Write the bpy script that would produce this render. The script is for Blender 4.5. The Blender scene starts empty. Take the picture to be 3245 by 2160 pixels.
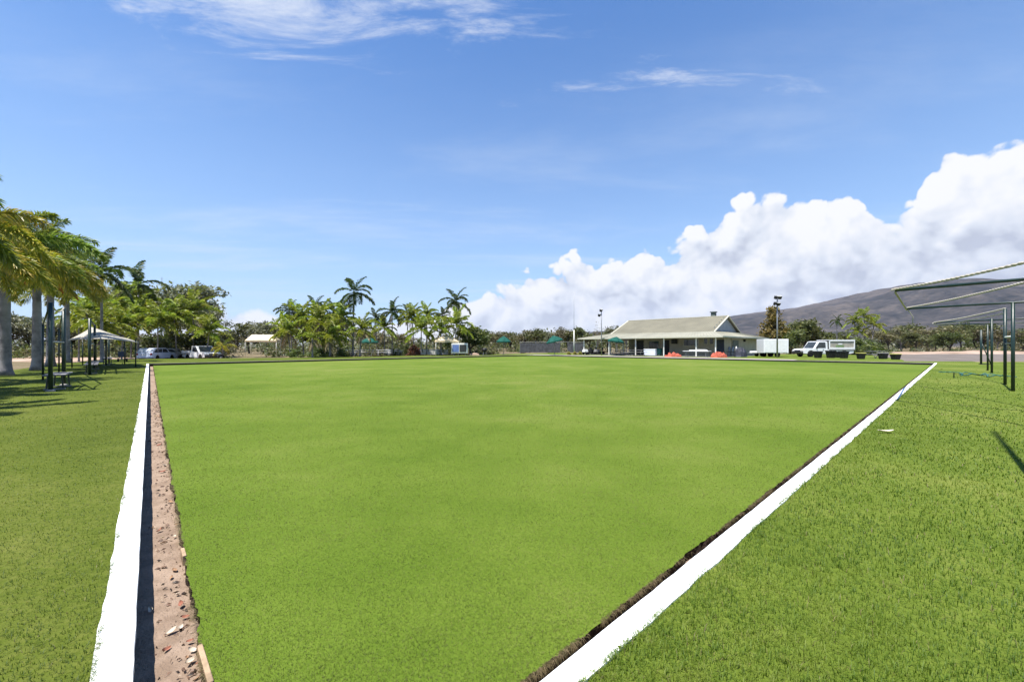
import bpy, math, random
import numpy as np
from mathutils import Vector, Matrix, Euler

# ------------------------------------------------------------------ camera, sky, sun, exposure
SC = bpy.context.scene
COL = SC.collection
R = math.radians
FPX, CX, YH, ZC = 1271.0, 1622.5, 1096.0, 1.3      # lens and horizon read off the photograph (3245 px wide), eye height

cam_d = bpy.data.cameras.new('camera')
cam = bpy.data.objects.new('camera', cam_d)
COL.objects.link(cam)
cam.location = (0, 0, ZC)
cam.rotation_euler = (R(90), 0, 0)
cam_d.sensor_width = 36.0
cam_d.lens = 36.0 * FPX / 3245.0
cam_d.shift_y = (YH - 1080.0) / 3245.0
cam_d.clip_start = 0.05
cam_d.clip_end = 30000
SC.camera = cam

SUN_EL = R(71)
SUN_DIR = Vector((-0.72, -0.70, 0)).normalized()            # towards the sun, on the ground
SKY_STRENGTH = 0.095
EXPOSURE = 1.22
SC.view_settings.view_transform = 'Standard'
SC.view_settings.look = 'None'
SC.view_settings.exposure = EXPOSURE
SC.view_settings.gamma = 1.0
SC.view_settings.use_curve_mapping = False
SC.cycles.max_bounces = 6
SC.cycles.diffuse_bounces = 2
SC.cycles.glossy_bounces = 2
SC.cycles.transmission_bounces = 4
SC.cycles.volume_bounces = 0
SC.cycles.use_denoising = True

sun_d = bpy.data.lights.new('sun', 'SUN')
sun_d.energy = 4.6
sun_d.angle = R(0.53)
sun_d.color = (1.0, 0.955, 0.89)
sun = bpy.data.objects.new('sun', sun_d)
COL.objects.link(sun)
to_sun = Vector((SUN_DIR.x * math.cos(SUN_EL), SUN_DIR.y * math.cos(SUN_EL), math.sin(SUN_EL)))
sun.rotation_euler = to_sun.to_track_quat('Z', 'Y').to_euler()
sun.location = (0, 0, 60)


class NT:
    """small helper round a node tree"""
    def __init__(self, tree):
        self.t = tree
        self.n = tree.nodes
        self.l = tree.links

    def node(self, kind, **props):
        nd = self.n.new(kind)
        for k, v in props.items():
            setattr(nd, k, v)
        return nd

    def put(self, sock, v):
        if hasattr(v, 'is_output') or isinstance(v, bpy.types.NodeSocket):
            self.l.new(v, sock)
        elif isinstance(v, (tuple, list)) and sock.type == 'RGBA' and len(v) == 3:
            sock.default_value = (*v, 1.0)
        else:
            sock.default_value = v

    def math(self, op, a, b=None, c=None, clamp=False):
        nd = self.node('ShaderNodeMath', operation=op, use_clamp=clamp)
        self.put(nd.inputs[0], a)
        if b is not None:
            self.put(nd.inputs[1], b)
        if c is not None:
            self.put(nd.inputs[2], c)
        return nd.outputs[0]

    def vmath(self, op, a, b=None):
        nd = self.node('ShaderNodeVectorMath', operation=op)
        self.put(nd.inputs[0], a)
        if b is not None:
            self.put(nd.inputs[1], b)
        return nd.outputs[0]

    def mix(self, fac, a, b, blend='MIX'):
        nd = self.node('ShaderNodeMix', data_type='RGBA', blend_type=blend)
        nd.clamp_factor = True
        self.put(nd.inputs[0], fac)
        self.put(nd.inputs[6], a)
        self.put(nd.inputs[7], b)
        return nd.outputs[2]

    def noise(self, vec, scale, detail=4, rough=0.55, lac=2.0, dist=0.0):
        nd = self.node('ShaderNodeTexNoise')
        if vec is not None:
            self.l.new(vec, nd.inputs['Vector'])
        nd.inputs['Scale'].default_value = scale
        nd.inputs['Detail'].default_value = detail
        nd.inputs['Roughness'].default_value = rough
        nd.inputs['Lacunarity'].default_value = lac
        nd.inputs['Distortion'].default_value = dist
        return nd.outputs['Fac']

    def voronoi(self, vec, scale, detail=0, rough=0.5):
        nd = self.node('ShaderNodeTexVoronoi', feature='F1')
        self.l.new(vec, nd.inputs['Vector'])
        nd.inputs['Scale'].default_value = scale
        nd.inputs['Detail'].default_value = detail
        nd.inputs['Roughness'].default_value = rough
        return nd.outputs['Distance']

    def smooth(self, v, lo, hi):
        nd = self.node('ShaderNodeMapRange', interpolation_type='SMOOTHSTEP')
        self.put(nd.inputs[0], v)
        nd.inputs[1].default_value = lo
        nd.inputs[2].default_value = hi
        return nd.outputs[0]

    def ramp(self, fac, stops):
        nd = self.node('ShaderNodeValToRGB')
        while len(nd.color_ramp.elements) < len(stops):
            nd.color_ramp.elements.new(0.5)
        for e, (p, c) in zip(nd.color_ramp.elements, stops):
            e.position = p
            e.color = (*c, 1)
        self.l.new(fac, nd.inputs[0])
        return nd.outputs[0]


def px_dir(x, y):
    """azimuth and elevation of a photograph pixel"""
    dx, dz = (x - CX) / FPX, (YH - y) / FPX
    return math.atan2(dx, 1), math.atan2(dz, math.hypot(dx, 1))


def build_world():
    w = bpy.data.worlds.new('World')
    SC.world = w
    w.use_nodes = True
    w.cycles.sampling_method = 'MANUAL'
    w.cycles.sample_map_resolution = 256
    g = NT(w.node_tree)
    g.n.clear()
    out = g.node('ShaderNodeOutputWorld')
    bg = g.node('ShaderNodeBackground')
    bg.inputs['Strength'].default_value = SKY_STRENGTH
    g.l.new(bg.outputs[0], out.inputs[0])
    sky = g.node('ShaderNodeTexSky', sky_type='NISHITA')
    sky.sun_disc = False
    sky.sun_elevation = SUN_EL
    sky.sun_rotation = math.atan2(SUN_DIR.x, SUN_DIR.y)
    sky.altitude = 60
    sky.air_density = 1.05
    sky.dust_density = 0.15
    sky.ozone_density = 3.0
    base = g.mix(1.0, sky.outputs[0], (0.45, 0.70, 0.92), 'MULTIPLY')
    tc = g.node('ShaderNodeTexCoord')
    d = g.vmath('NORMALIZE', tc.outputs['Generated'])
    sp = g.node('ShaderNodeSeparateXYZ')
    g.l.new(d, sp.inputs[0])
    x, y, z = sp.outputs
    # deeper blue higher up, the same all round
    base = g.mix(g.smooth(z, 0.36, 0.72), base, g.mix(1.0, base, (0.70, 0.87, 0.96), 'MULTIPLY'))
    az = g.math('ARCTAN2', x, y)
    el = g.math('ARCSINE', z)
    CW = 1.0 / (SKY_STRENGTH * 2 ** EXPOSURE)      # display white in units of the sky texture

    # pale haze towards the horizon
    hz = g.math('POWER', g.math('SUBTRACT', 1.0, g.math('ABSOLUTE', z), clamp=True), 2.9)
    base = g.mix(g.math('MULTIPLY', hz, 0.85), base, (0.58 * CW, 0.74 * CW, 0.94 * CW))

    # cirrus: a high flat sheet, so its noise lives on a plane overhead
    zz = g.math('MAXIMUM', z, 0.04)
    pl = g.node('ShaderNodeCombineXYZ')
    g.l.new(g.math('DIVIDE', x, zz), pl.inputs[0])
    g.l.new(g.math('DIVIDE', y, zz), pl.inputs[1])
    mp = g.node('ShaderNodeMapping')
    g.l.new(pl.outputs[0], mp.inputs[0])
    mp.inputs['Rotation'].default_value = (0, 0, R(12))
    mp.inputs['Scale'].default_value = (0.55, 1.5, 1)
    cir_n = g.noise(mp.outputs[0], 3.2, 8, 0.66, 2.1, 0.5)
    px = g.node('ShaderNodeSeparateXYZ')
    g.l.new(pl.outputs[0], px.inputs[0])
    def patch(cx, cy, rx, ry):
        a = g.math('DIVIDE', g.math('SUBTRACT', px.outputs[0], cx), rx)
        b = g.math('DIVIDE', g.math('SUBTRACT', px.outputs[1], cy), ry)
        r2 = g.math('ADD', g.math('MULTIPLY', a, a), g.math('MULTIPLY', b, b))
        return g.math('EXPONENT', g.math('MULTIPLY', r2, -1.0))
    p1 = patch(-0.63, 1.20, 0.74, 0.16)
    dens = g.math('ADD', g.math('SUBTRACT', cir_n, 0.67), g.math('MULTIPLY', p1, 0.33))
    p2 = patch(0.45, 1.55, 0.75, 0.14)
    dens = g.math('ADD', dens, g.math('MULTIPLY', p2, 0.20))
    cir = g.math('MULTIPLY', g.smooth(dens, -0.02, 0.26), 0.80)
    # faint veils lower down
    veil_n = g.noise(mp.outputs[0], 0.55, 7, 0.6, 2.2, 0.3)
    veil = g.math('MULTIPLY', g.smooth(veil_n, 0.46, 0.78), g.smooth(el, 0.75, 0.30))
    base = g.mix(g.math('MULTIPLY', veil, 0.50), base, (0.74 * CW, 0.84 * CW, 0.98 * CW))
    base = g.mix(cir, base, (0.80 * CW, 0.86 * CW, 0.97 * CW))

    # cumulus bank along the horizon: skyline of its tops by azimuth, broken up by billows
    pts = [(-200, 1000), (300, 1010), (640, 985), (700, 945), (800, 955), (900, 995), (1020, 990), (1250, 970), (1330, 940),
           (1460, 950), (1540, 915), (1620, 885), (1690, 840), (1740, 820), (1800, 765), (1880, 785), (1990, 735), (2100, 710), (2170, 655),
           (2250, 620), (2340, 585), (2430, 555), (2490, 480), (2560, 565), (2660, 540), (2780, 560), (2880, 545),
           (2930, 400), (3000, 270), (3110, 235), (3250, 260), (3500, 400)]
    cv = g.node('ShaderNodeFloatCurve')
    cm = cv.mapping
    c = cm.curves[0]
    TOP = 0.6
    knots = [(0.0, 0.16), (0.12, 0.22), (0.22, 0.12), (0.30, 0.08)]
    for (ix, iy) in pts:
        a, e = px_dir(ix, iy)
        knots.append(((a + math.pi) / (2 * math.pi), max(0, e) / TOP))
    knots += [(0.73, 0.40), (0.80, 0.24), (0.90, 0.28), (1.0, 0.16)]
    knots.sort()
    c.points[0].location = knots[0]
    c.points[1].location = knots[-1]
    for k in knots[1:-1]:
        p = c.points.new(*k)
    for p in c.points:
        p.handle_type = 'AUTO_CLAMPED'
    cm.use_clip = False
    cm.update()
    g.l.new(g.math('MULTIPLY_ADD', az, 1 / (2 * math.pi), 0.5), cv.inputs['Value'])
    top = g.math('MULTIPLY', cv.outputs[0], TOP)

    SEED = (2.74, 1.42, 4.26)          # which stretch of the billow noise is used

    def field(vec):
        vec = g.vmath('ADD', vec, SEED)
        wob = g.node('ShaderNodeTexNoise')
        g.l.new(vec, wob.inputs['Vector'])
        wob.inputs['Scale'].default_value = 7
        wob.inputs['Detail'].default_value = 3
        off = g.vmath('MULTIPLY', g.vmath('SUBTRACT', wob.outputs['Color'], (0.5, 0.5, 0.5)), (0.07, 0.07, 0.07))
        v2 = g.vmath('ADD', vec, off)
        n = g.noise(v2, 6.5, 8, 0.60)
        b1 = g.voronoi(v2, 9, 2.0, 0.5)
        b2 = g.voronoi(v2, 55, 0.0, 0.5)
        f = g.math('MULTIPLY_ADD', g.math('SUBTRACT', n, 0.47), 0.17, g.math('MULTIPLY', g.math('SUBTRACT', 0.46, b1), 0.125))
        return g.math('ADD', f, g.math('MULTIPLY', g.math('SUBTRACT', 0.45, b2), 0.030))

    f0 = field(d)
    f1 = field(g.vmath('ADD', d, (-0.022, 0.0, 0.034)))
    small = g.math('MULTIPLY', top, 4.0, clamp=True)
    lift = g.math('SUBTRACT', top, el)
    E = g.math('ADD', lift, g.math('MULTIPLY', f0, small))
    E = g.math('SUBTRACT', E, g.math('MULTIPLY', g.math('MAXIMUM', g.math('SUBTRACT', -0.015, lift), 0.0), 2.2))
    mask = g.smooth(E, -0.001, 0.016)
    relief = g.math('MULTIPLY_ADD', g.math('SUBTRACT', f0, f1), 9.5, 0.84)
    # deeper inside the bank and towards its flat base the cloud is greyer
    body = g.smooth(lift, 0.03, 0.24)
    mpg = g.node('ShaderNodeMapping')
    g.l.new(d, mpg.inputs[0])
    mpg.inputs['Scale'].default_value = (1, 1, 2.6)
    grey_n = g.noise(mpg.outputs[0], 4.6, 7, 0.58)
    shade = g.math('SUBTRACT', relief, g.math('MULTIPLY', body, g.math('MULTIPLY_ADD', grey_n, 2.4, -0.90)))
    shade = g.math('MAXIMUM', g.math('MINIMUM', shade, 1.0), 0.0)
    ccol = g.ramp(shade, [(0.0, (0.56 * CW / 3, 0.60 * CW / 3, 0.71 * CW / 3)), (0.45, (0.79 * CW / 3, 0.835 * CW / 3, 0.92 * CW / 3)),
                          (1.0, (1.02 * CW / 3, 1.02 * CW / 3, 1.03 * CW / 3))])
    ccol = g.vmath('MULTIPLY', ccol, (3.0, 3.0, 3.0))
    low = g.smooth(el, 0.0, 0.10)
    ccol = g.mix(g.math('MULTIPLY_ADD', low, -0.35, 0.35), ccol, (0.80 * CW, 0.87 * CW, 0.97 * CW))
    op = g.math('MULTIPLY', mask, 0.98)
    final = g.mix(op, base, ccol)
    g.l.new(final, bg.inputs['Color'])


build_world()


# ------------------------------------------------------------------ helpers
def P(x, y, z=0.0):
    """world point at height z seen at photograph pixel (x, y)"""
    Y = (ZC - z) * FPX / (y - YH)
    return Vector(((x - CX) / FPX * Y, Y, z))


def PY(x, Y, z=0.0):
    return Vector(((x - CX) / FPX * Y, Y, z))


def ZY(y, Y):
    """height seen at pixel row y at depth Y"""
    return ZC + (YH - y) * Y / FPX


class MB:
    def __init__(self):
        self.v, self.f, self.c = [], [], []

    def add(self, vs, fs, col=None):
        o = len(self.v)
        self.v += [tuple(p) for p in vs]
        self.f += [tuple(i + o for i in q) for q in fs]
        if col is not None:
            self.c += [col] * len(vs)

    def box(self, c, s, rz=0.0, m=None):
        cx, cy, cz = c
        a, b, h = s[0] / 2, s[1] / 2, s[2] / 2
        co, si = math.cos(rz), math.sin(rz)
        vs = []
        for dz in (-h, h):
            for dx, dy in ((-a, -b), (a, -b), (a, b), (-a, b)):
                vs.append((cx + dx * co - dy * si, cy + dx * si + dy * co, cz + dz))
        self.add(vs, [(3, 2, 1, 0), (4, 5, 6, 7), (0, 1, 5, 4), (1, 2, 6, 5), (2, 3, 7, 6), (3, 0, 4, 7)])
        return self

    def frustum(self, c, s0, s1, h, rz=0.0):
        """box whose bottom is s0 and top s1, base centre c"""
        co, si = math.cos(rz), math.sin(rz)
        vs = []
        for (sx, sy), z in ((s0, 0), (s1, h)):
            for dx, dy in ((-sx / 2, -sy / 2), (sx / 2, -sy / 2), (sx / 2, sy / 2), (-sx / 2, sy / 2)):
                vs.append((c[0] + dx * co - dy * si, c[1] + dx * si + dy * co, c[2] + z))
        self.add(vs, [(3, 2, 1, 0), (4, 5, 6, 7), (0, 1, 5, 4), (1, 2, 6, 5), (2, 3, 7, 6), (3, 0, 4, 7)])
        return self

    def tube(self, pts, rad, n=8, cap=True):
        pts = [Vector(p) for p in pts]
        if not hasattr(rad, '__len__'):
            rad = [rad] * len(pts)
        o = len(self.v)
        up = Vector((0.13, 0.21, 0.97))
        vs, fs = [], []
        for i, p in enumerate(pts):
            t = (pts[min(i + 1, len(pts) - 1)] - pts[max(i - 1, 0)]).normalized()
            u = t.cross(up)
            if u.length < 1e-3:
                u = t.cross(Vector((1, 0, 0)))
            u.normalize()
            w = t.cross(u)
            for k in range(n):
                a = 2 * math.pi * k / n
                vs.append(p + (u * math.cos(a) + w * math.sin(a)) * rad[i])
        for i in range(len(pts) - 1):
            for k in range(n):
                k2 = (k + 1) % n
                fs.append((i * n + k, i * n + k2, (i + 1) * n + k2, (i + 1) * n + k))
        if cap:
            fs.append(tuple(range(n - 1, -1, -1)))
            fs.append(tuple((len(pts) - 1) * n + k for k in range(n)))
        self.add(vs, fs)
        return self

    def lathe(self, prof, c=(0, 0, 0), n=16, axis='z', cap=True):
        """prof: (radius, height) pairs"""
        vs, fs = [], []
        for r, h in prof:
            for k in range(n):
                a = 2 * math.pi * k / n
                p = (r * math.cos(a), r * math.sin(a), h)
                if axis == 'y':
                    p = (p[0], p[2], p[1])
                elif axis == 'x':
                    p = (p[2], p[0], p[1])
                vs.append((c[0] + p[0], c[1] + p[1], c[2] + p[2]))
        for i in range(len(prof) - 1):
            for k in range(n):
                k2 = (k + 1) % n
                fs.append((i * n + k, i * n + k2, (i + 1) * n + k2, (i + 1) * n + k))
        if cap:
            fs.append(tuple(range(n - 1, -1, -1)))
            fs.append(tuple((len(prof) - 1) * n + k for k in range(n)))
        self.add(vs, fs)
        return self

    def prism(self, poly, y0, y1):
        """polygon in the XZ plane, extruded along Y"""
        n = len(poly)
        vs = [(p[0], y0, p[1]) for p in poly] + [(p[0], y1, p[1]) for p in poly]
        fs = [tuple(range(n)), tuple(range(2 * n - 1, n - 1, -1))]
        for i in range(n):
            j = (i + 1) % n
            fs.append((i, i + n, j + n, j))
        self.add(vs, fs)
        return self

    def slab(self, poly, z0, z1):
        """polygon on the ground, extruded up"""
        n = len(poly)
        vs = [(p[0], p[1], z0) for p in poly] + [(p[0], p[1], z1) for p in poly]
        fs = [tuple(range(n - 1, -1, -1)), tuple(range(n, 2 * n))]
        for i in range(n):
            j = (i + 1) % n
            fs.append((i, j, j + n, i + n))
        self.add(vs, fs)
        return self

    def mesh(self, name):
        me = bpy.data.meshes.new(name)
        me.from_pydata(self.v, [], self.f)
        if self.c and len(self.c) == len(self.v):
            ca = me.color_attributes.new('tint', 'FLOAT_COLOR', 'POINT')
            ca.data.foreach_set('color', np.array([(*q, 1.0) for q in self.c], dtype=np.float32).ravel())
        me.update()
        return me

    def build(self, name, mat, parent=None, smooth=False, bevel=0.0):
        return link(name, self.mesh(name), mat, parent, smooth, bevel)


def link(name, me, mat=None, parent=None, smooth=False, bevel=0.0):
    if mat is not None and not me.materials:
        me.materials.append(mat)
    if smooth:
        me.polygons.foreach_set('use_smooth', [True] * len(me.polygons))
    o = bpy.data.objects.new(name, me)
    COL.objects.link(o)
    o.parent = parent
    if bevel:
        b = o.modifiers.new('bevel', 'BEVEL')
        b.width = bevel
        b.segments = 2
        b.limit_method = 'ANGLE'
    return o


def tag(o, label, cat, group=None, kind=None):
    if label:
        o['label'] = label
    if cat:
        o['category'] = cat
    if group:
        o['group'] = group
    if kind:
        o['kind'] = kind
    return o


def struct(o):
    o['kind'] = 'structure'
    return o


def empty(name, loc, rz=0.0):
    o = bpy.data.objects.new(name, None)
    COL.objects.link(o)
    o.location = loc
    o.rotation_euler = (0, 0, rz)
    o.empty_display_size = 0.2
    return o


def thing(name, label, cat, loc=(0, 0, 0), rz=0.0, group=None):
    return tag(empty(name, loc, rz), label, cat, group)


def copy_tree(o, parent=None):
    c = o.copy()
    COL.objects.link(c)
    c.parent = parent
    for ch in list(o.children):
        copy_tree(ch, c)
    return c


def np_mesh(name, verts, faces, cols=None):
    """verts (n,3), faces (m,k) numpy arrays"""
    me = bpy.data.meshes.new(name)
    n, m, k = len(verts), len(faces), faces.shape[1]
    me.vertices.add(n)
    me.vertices.foreach_set('co', np.ascontiguousarray(verts, dtype=np.float32).ravel())
    me.loops.add(m * k)
    me.loops.foreach_set('vertex_index', np.ascontiguousarray(faces, dtype=np.int32).ravel())
    me.polygons.add(m)
    me.polygons.foreach_set('loop_start', np.arange(0, m * k, k, dtype=np.int32))
    if cols is not None:
        ca = me.color_attributes.new('tint', 'FLOAT_COLOR', 'POINT')
        c4 = np.ones((n, 4), dtype=np.float32)
        c4[:, :3] = cols
        ca.data.foreach_set('color', c4.ravel())
    me.update(calc_edges=True)
    me.validate()
    return me


# ------------------------------------------------------------------ materials
MATS = {}
ALB = 0.76          # the photograph is exposed bright; surfaces keep modest real reflectances


def mat(name, col, rough=0.7, var=0.12, scale=6.0, bump=0.0, bscale=40.0, metal=0.0, spec=0.4, col2=None, coat=0.0):
    """plain surface with a little procedural variation"""
    if name in MATS:
        return MATS[name]
    m = bpy.data.materials.new(name)
    m.use_nodes = True
    g = NT(m.node_tree)
    b = g.n['Principled BSDF']
    tc = g.node('ShaderNodeTexCoord')
    n = g.noise(tc.outputs['Object'], scale, 5, 0.6)
    c2 = col2 or tuple(min(1, c * (1 - 2.2 * var)) for c in col)
    k = 1.0 if max(col) > 0.69 else ALB
    col = tuple(c * k for c in col)
    col2 = col2 and tuple(c * k for c in col2)
    c2 = col2 or tuple(min(1, c * (1 - 2.2 * var)) for c in col)
    c1 = col if col2 else tuple(min(1, c * (1 + var)) for c in col)
    g.l.new(g.mix(g.smooth(n, 0.32, 0.70), c1, c2), b.inputs['Base Color'])
    b.inputs['Roughness'].default_value = rough
    b.inputs['Metallic'].default_value = metal
    b.inputs['Specular IOR Level'].default_value = spec
    b.inputs['Coat Weight'].default_value = coat
    if bump:
        bp = g.node('ShaderNodeBump')
        bp.inputs['Strength'].default_value = bump
        bp.inputs['Distance'].default_value = 0.02
        g.l.new(g.noise(tc.outputs['Object'], bscale, 4, 0.6), bp.inputs['Height'])
        g.l.new(bp.outputs[0], b.inputs['Normal'])
    MATS[name] = m
    return m


def leaf_mat(name, gain=ALB, trans=0.35, rough=0.5, tcol=(1.15, 1.2, 0.55)):
    """foliage coloured by the 'tint' attribute, letting some light through"""
    m = bpy.data.materials.new(name)
    m.use_nodes = True
    g = NT(m.node_tree)
    b = g.n['Principled BSDF']
    out = g.n['Material Output']
    at = g.node('ShaderNodeAttribute', attribute_name='tint')
    oi = g.node('ShaderNodeObjectInfo')
    hue = g.node('ShaderNodeHueSaturation')
    g.l.new(at.outputs['Color'], hue.inputs['Color'])
    g.l.new(g.math('MULTIPLY_ADD', oi.outputs['Random'], 0.035, 0.483), hue.inputs['Hue'])
    g.l.new(g.math('MULTIPLY_ADD', oi.outputs['Random'], 0.35 * gain, 0.82 * gain), hue.inputs['Value'])
    g.l.new(hue.outputs[0], b.inputs['Base Color'])
    b.inputs['Roughness'].default_value = rough
    b.inputs['Specular IOR Level'].default_value = 0.35
    tr = g.node('ShaderNodeBsdfTranslucent')
    g.l.new(g.mix(1.0, hue.outputs[0], tcol, 'MULTIPLY'), tr.inputs[0])
    mx = g.node('ShaderNodeMixShader')
    mx.inputs[0].default_value = trans
    g.l.new(b.outputs[0], mx.inputs[1])
    g.l.new(tr.outputs[0], mx.inputs[2])
    g.l.new(mx.outputs[0], out.inputs[0])
    return m


def turf_mat(name, stops, patch_scale, fine_scale, stripe=0.0, bump=0.6, dry=None):
    """grass sheet: patches, finer mottling and grain"""
    m = bpy.data.materials.new(name)
    m.use_nodes = True
    g = NT(m.node_tree)
    b = g.n['Principled BSDF']
    tc = g.node('ShaderNodeTexCoord')
    o = tc.outputs['Object']
    n1 = g.noise(o, patch_scale, 5, 0.6)
    n2 = g.noise(o, patch_scale * 6, 4, 0.65)
    n3 = g.noise(o, fine_scale, 3, 0.7)
    f = g.math('ADD', g.math('MULTIPLY', n1, 0.42), g.math('ADD', g.math('MULTIPLY', n2, 0.28), g.math('MULTIPLY', n3, 0.30)))
    if stripe:
        mp = g.node('ShaderNodeMapping')
        g.l.new(o, mp.inputs[0])
        mp.inputs['Rotation'].default_value = (0, 0, R(3))
        mp.inputs['Scale'].default_value = (0.05, 0.85, 1)
        n4 = g.noise(mp.outputs[0], 1.0, 4, 0.6)
        f = g.math('ADD', f, g.math('MULTIPLY', g.math('SUBTRACT', n4, 0.5), stripe))
    colr = g.ramp(f, [(p_, tuple(c * ALB for c in q_)) for p_, q_ in stops])
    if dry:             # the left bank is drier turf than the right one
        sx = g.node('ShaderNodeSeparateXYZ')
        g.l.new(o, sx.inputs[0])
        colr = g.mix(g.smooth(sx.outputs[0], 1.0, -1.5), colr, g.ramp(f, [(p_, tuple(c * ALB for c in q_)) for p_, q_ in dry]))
    g.l.new(colr, b.inputs['Base Color'])
    b.inputs['Roughness'].default_value = 0.9
    b.inputs['Specular IOR Level'].default_value = 0.08
    bp = g.node('ShaderNodeBump')
    bp.inputs['Strength'].default_value = bump
    bp.inputs['Distance'].default_value = 0.03
    g.l.new(g.math('ADD', n3, g.math('MULTIPLY', n2, 0.6)), bp.inputs['Height'])
    g.l.new(bp.outputs[0], b.inputs['Normal'])
    return m


def blade_mat(name):
    m = leaf_mat(name, ALB, 0.42, 0.6, (1.15, 1.2, 0.6))
    return m


M_GREEN = turf_mat('bowling turf', [(0.38, (0.080, 0.136, 0.011)), (0.50, (0.122, 0.180, 0.021)), (0.61, (0.182, 0.214, 0.048))], 0.10, 55.0, 0.11, 0.5)
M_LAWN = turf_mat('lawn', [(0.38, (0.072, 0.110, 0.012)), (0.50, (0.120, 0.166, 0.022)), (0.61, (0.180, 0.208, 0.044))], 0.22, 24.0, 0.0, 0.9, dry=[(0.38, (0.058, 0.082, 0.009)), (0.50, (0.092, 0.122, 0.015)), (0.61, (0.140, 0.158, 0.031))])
M_EARTH = turf_mat('dry earth', [(0.36, (0.105, 0.090, 0.045)), (0.50, (0.175, 0.140, 0.080)), (0.62, (0.27, 0.205, 0.135))], 0.035, 9.0, 0.0, 0.5)
M_DITCH = mat('ditch sand', (0.37, 0.275, 0.205), 0.95, 0.20, 7, 0.8, 60, spec=0.1, col2=(0.25, 0.18, 0.13))
M_SOIL = mat('edge soil', (0.055, 0.038, 0.030), 0.95, 0.3, 12, 1.0, 50, spec=0.1)
M_WHITE = mat('white coping paint', (0.86, 0.86, 0.85), 0.6, 0.03, 3, 0.25, 70, spec=0.3)
M_CONC = mat('grey concrete', (0.36, 0.34, 0.31), 0.9, 0.12, 2, 0.3, 30, spec=0.2)
M_RISER = mat('black bank lining', (0.012, 0.012, 0.014), 0.8, 0.2, 5, 0.3, 20, spec=0.25)
M_TIMBER = mat('weathered timber', (0.42, 0.30, 0.19), 0.85, 0.2, 9, 0.4, 60, spec=0.15)
M_ASPH = mat('asphalt', (0.175, 0.148, 0.128), 0.95, 0.12, 0.35, 0.3, 20, spec=0.2)
M_SAND = mat('pale sand', (0.50, 0.365, 0.285), 0.95, 0.12, 0.22, 0.5, 3, spec=0.1, col2=(0.25, 0.18, 0.125))
M_PATH = mat('pinkish concrete path', (0.42, 0.37, 0.33), 0.9, 0.1, 0.6, 0.2, 12, spec=0.2)


# ------------------------------------------------------------------ the setting: ground, green, ditch, banks
QN, QL, QF, QR = P(365, 3226), P(472, 1152), P(1682, 1124), P(2962, 1150)
Q = [Vector((p.x, p.y)) for p in (QN, QL, QF, QR)]        # N, L, F, R: inner top edges of the coping
EDGE_L = (Q[1] - Q[0]).normalized()
EDGE_R = (Q[3] - Q[0]).normalized()


def offset_quad(q, ds):
    """move each side outwards by ds (sides N-L, L-F, F-R, R-N)"""
    lines = []
    n = len(q)
    c = sum(q, Vector((0, 0))) / n
    for i in range(n):
        a, b = q[i], q[(i + 1) % n]
        t = (b - a).normalized()
        nn = Vector((t.y, -t.x))
        if nn.dot((a + b) / 2 - c) < 0:
            nn = -nn
        lines.append((a + nn * ds[i], t))
    res = []
    for i in range(n):
        p, t = lines[i - 1]
        q2, s = lines[i]
        den = t.x * s.y - t.y * s.x
        k = ((q2.x - p.x) * s.y - (q2.y - p.y) * s.x) / den
        res.append(p + t * k)
    return res


Z_GREEN, Z_DITCH, Z_LAWN, Z_LOW = -0.14, -0.205, -0.010, -0.40
COP = 0.125
GREEN = offset_quad(Q, [-0.23, -0.23, -0.23, -0.158])
OUTER = offset_quad(Q, [COP] * 4)

# wide ground reaching the horizon
SZ = 9000
g_ = MB()
g_.add([(-SZ, -SZ, Z_LOW), (SZ, -SZ, Z_LOW), (SZ, SZ, Z_LOW), (-SZ, SZ, Z_LOW)], [(0, 1, 2, 3)])
struct(g_.build('ground', M_EARTH))

# lawn: a ring round the green whose outer rim slopes down to the dry ground
lawn_poly = [Vector(p) for p in ((-13.5, -14), (-21.0, 13.5), (-26.5, 21.0), (-33.5, 29.5), (-40, 40), (-22, 46), (8, 76), (20, 66), (50, 64), (52, 33.6), (60, 20), (40, -14))]


def ring_mesh(inner, outer, z, skirt, zlow):
    """ring between two polygons, made of radial strips sampled round the inner centre"""
    c = sum(inner, Vector((0, 0))) / len(inner)

    def hit(poly, a):
        d = Vector((math.cos(a), math.sin(a)))
        best = None
        for i in range(len(poly)):
            p, q = poly[i], poly[(i + 1) % len(poly)]
            e = q - p
            den = d.x * e.y - d.y * e.x
            if abs(den) < 1e-9:
                continue
            w = p - c
            t = (w.x * e.y - w.y * e.x) / den
            u = (w.x * d.y - w.y * d.x) / den
            if t > 0 and -1e-5 <= u <= 1 + 1e-5 and (best is None or t > best):
                best = t
        return c + d * best
    angs = sorted({round(math.atan2(p.y - c.y, p.x - c.x), 9) for p in list(inner) + list(outer)} | {round(-math.pi + 2 * math.pi * k / 240, 9) for k in range(240)})
    mb = MB()
    n = len(angs)
    rows = [[], [], []]
    for a in angs:
        pi, po = hit(inner, a), hit(outer, a)
        rows[0].append((pi.x, pi.y, z))
        rows[1].append((po.x, po.y, z))
        d = (po - c).normalized()
        ps = po + d * skirt
        rows[2].append((ps.x, ps.y, zlow))
    fs = []
    for r in range(2):
        for k in range(n):
            k2 = (k + 1) % n
            fs.append((r * n + k, (r + 1) * n + k, (r + 1) * n + k2, r * n + k2))
    mb.add(rows[0] + rows[1] + rows[2], fs)
    return mb


struct(ring_mesh(offset_quad(Q, [COP - 0.02] * 4), lawn_poly, Z_LAWN, 2.5, Z_LOW - 0.02).build('lawn', M_LAWN))

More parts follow.
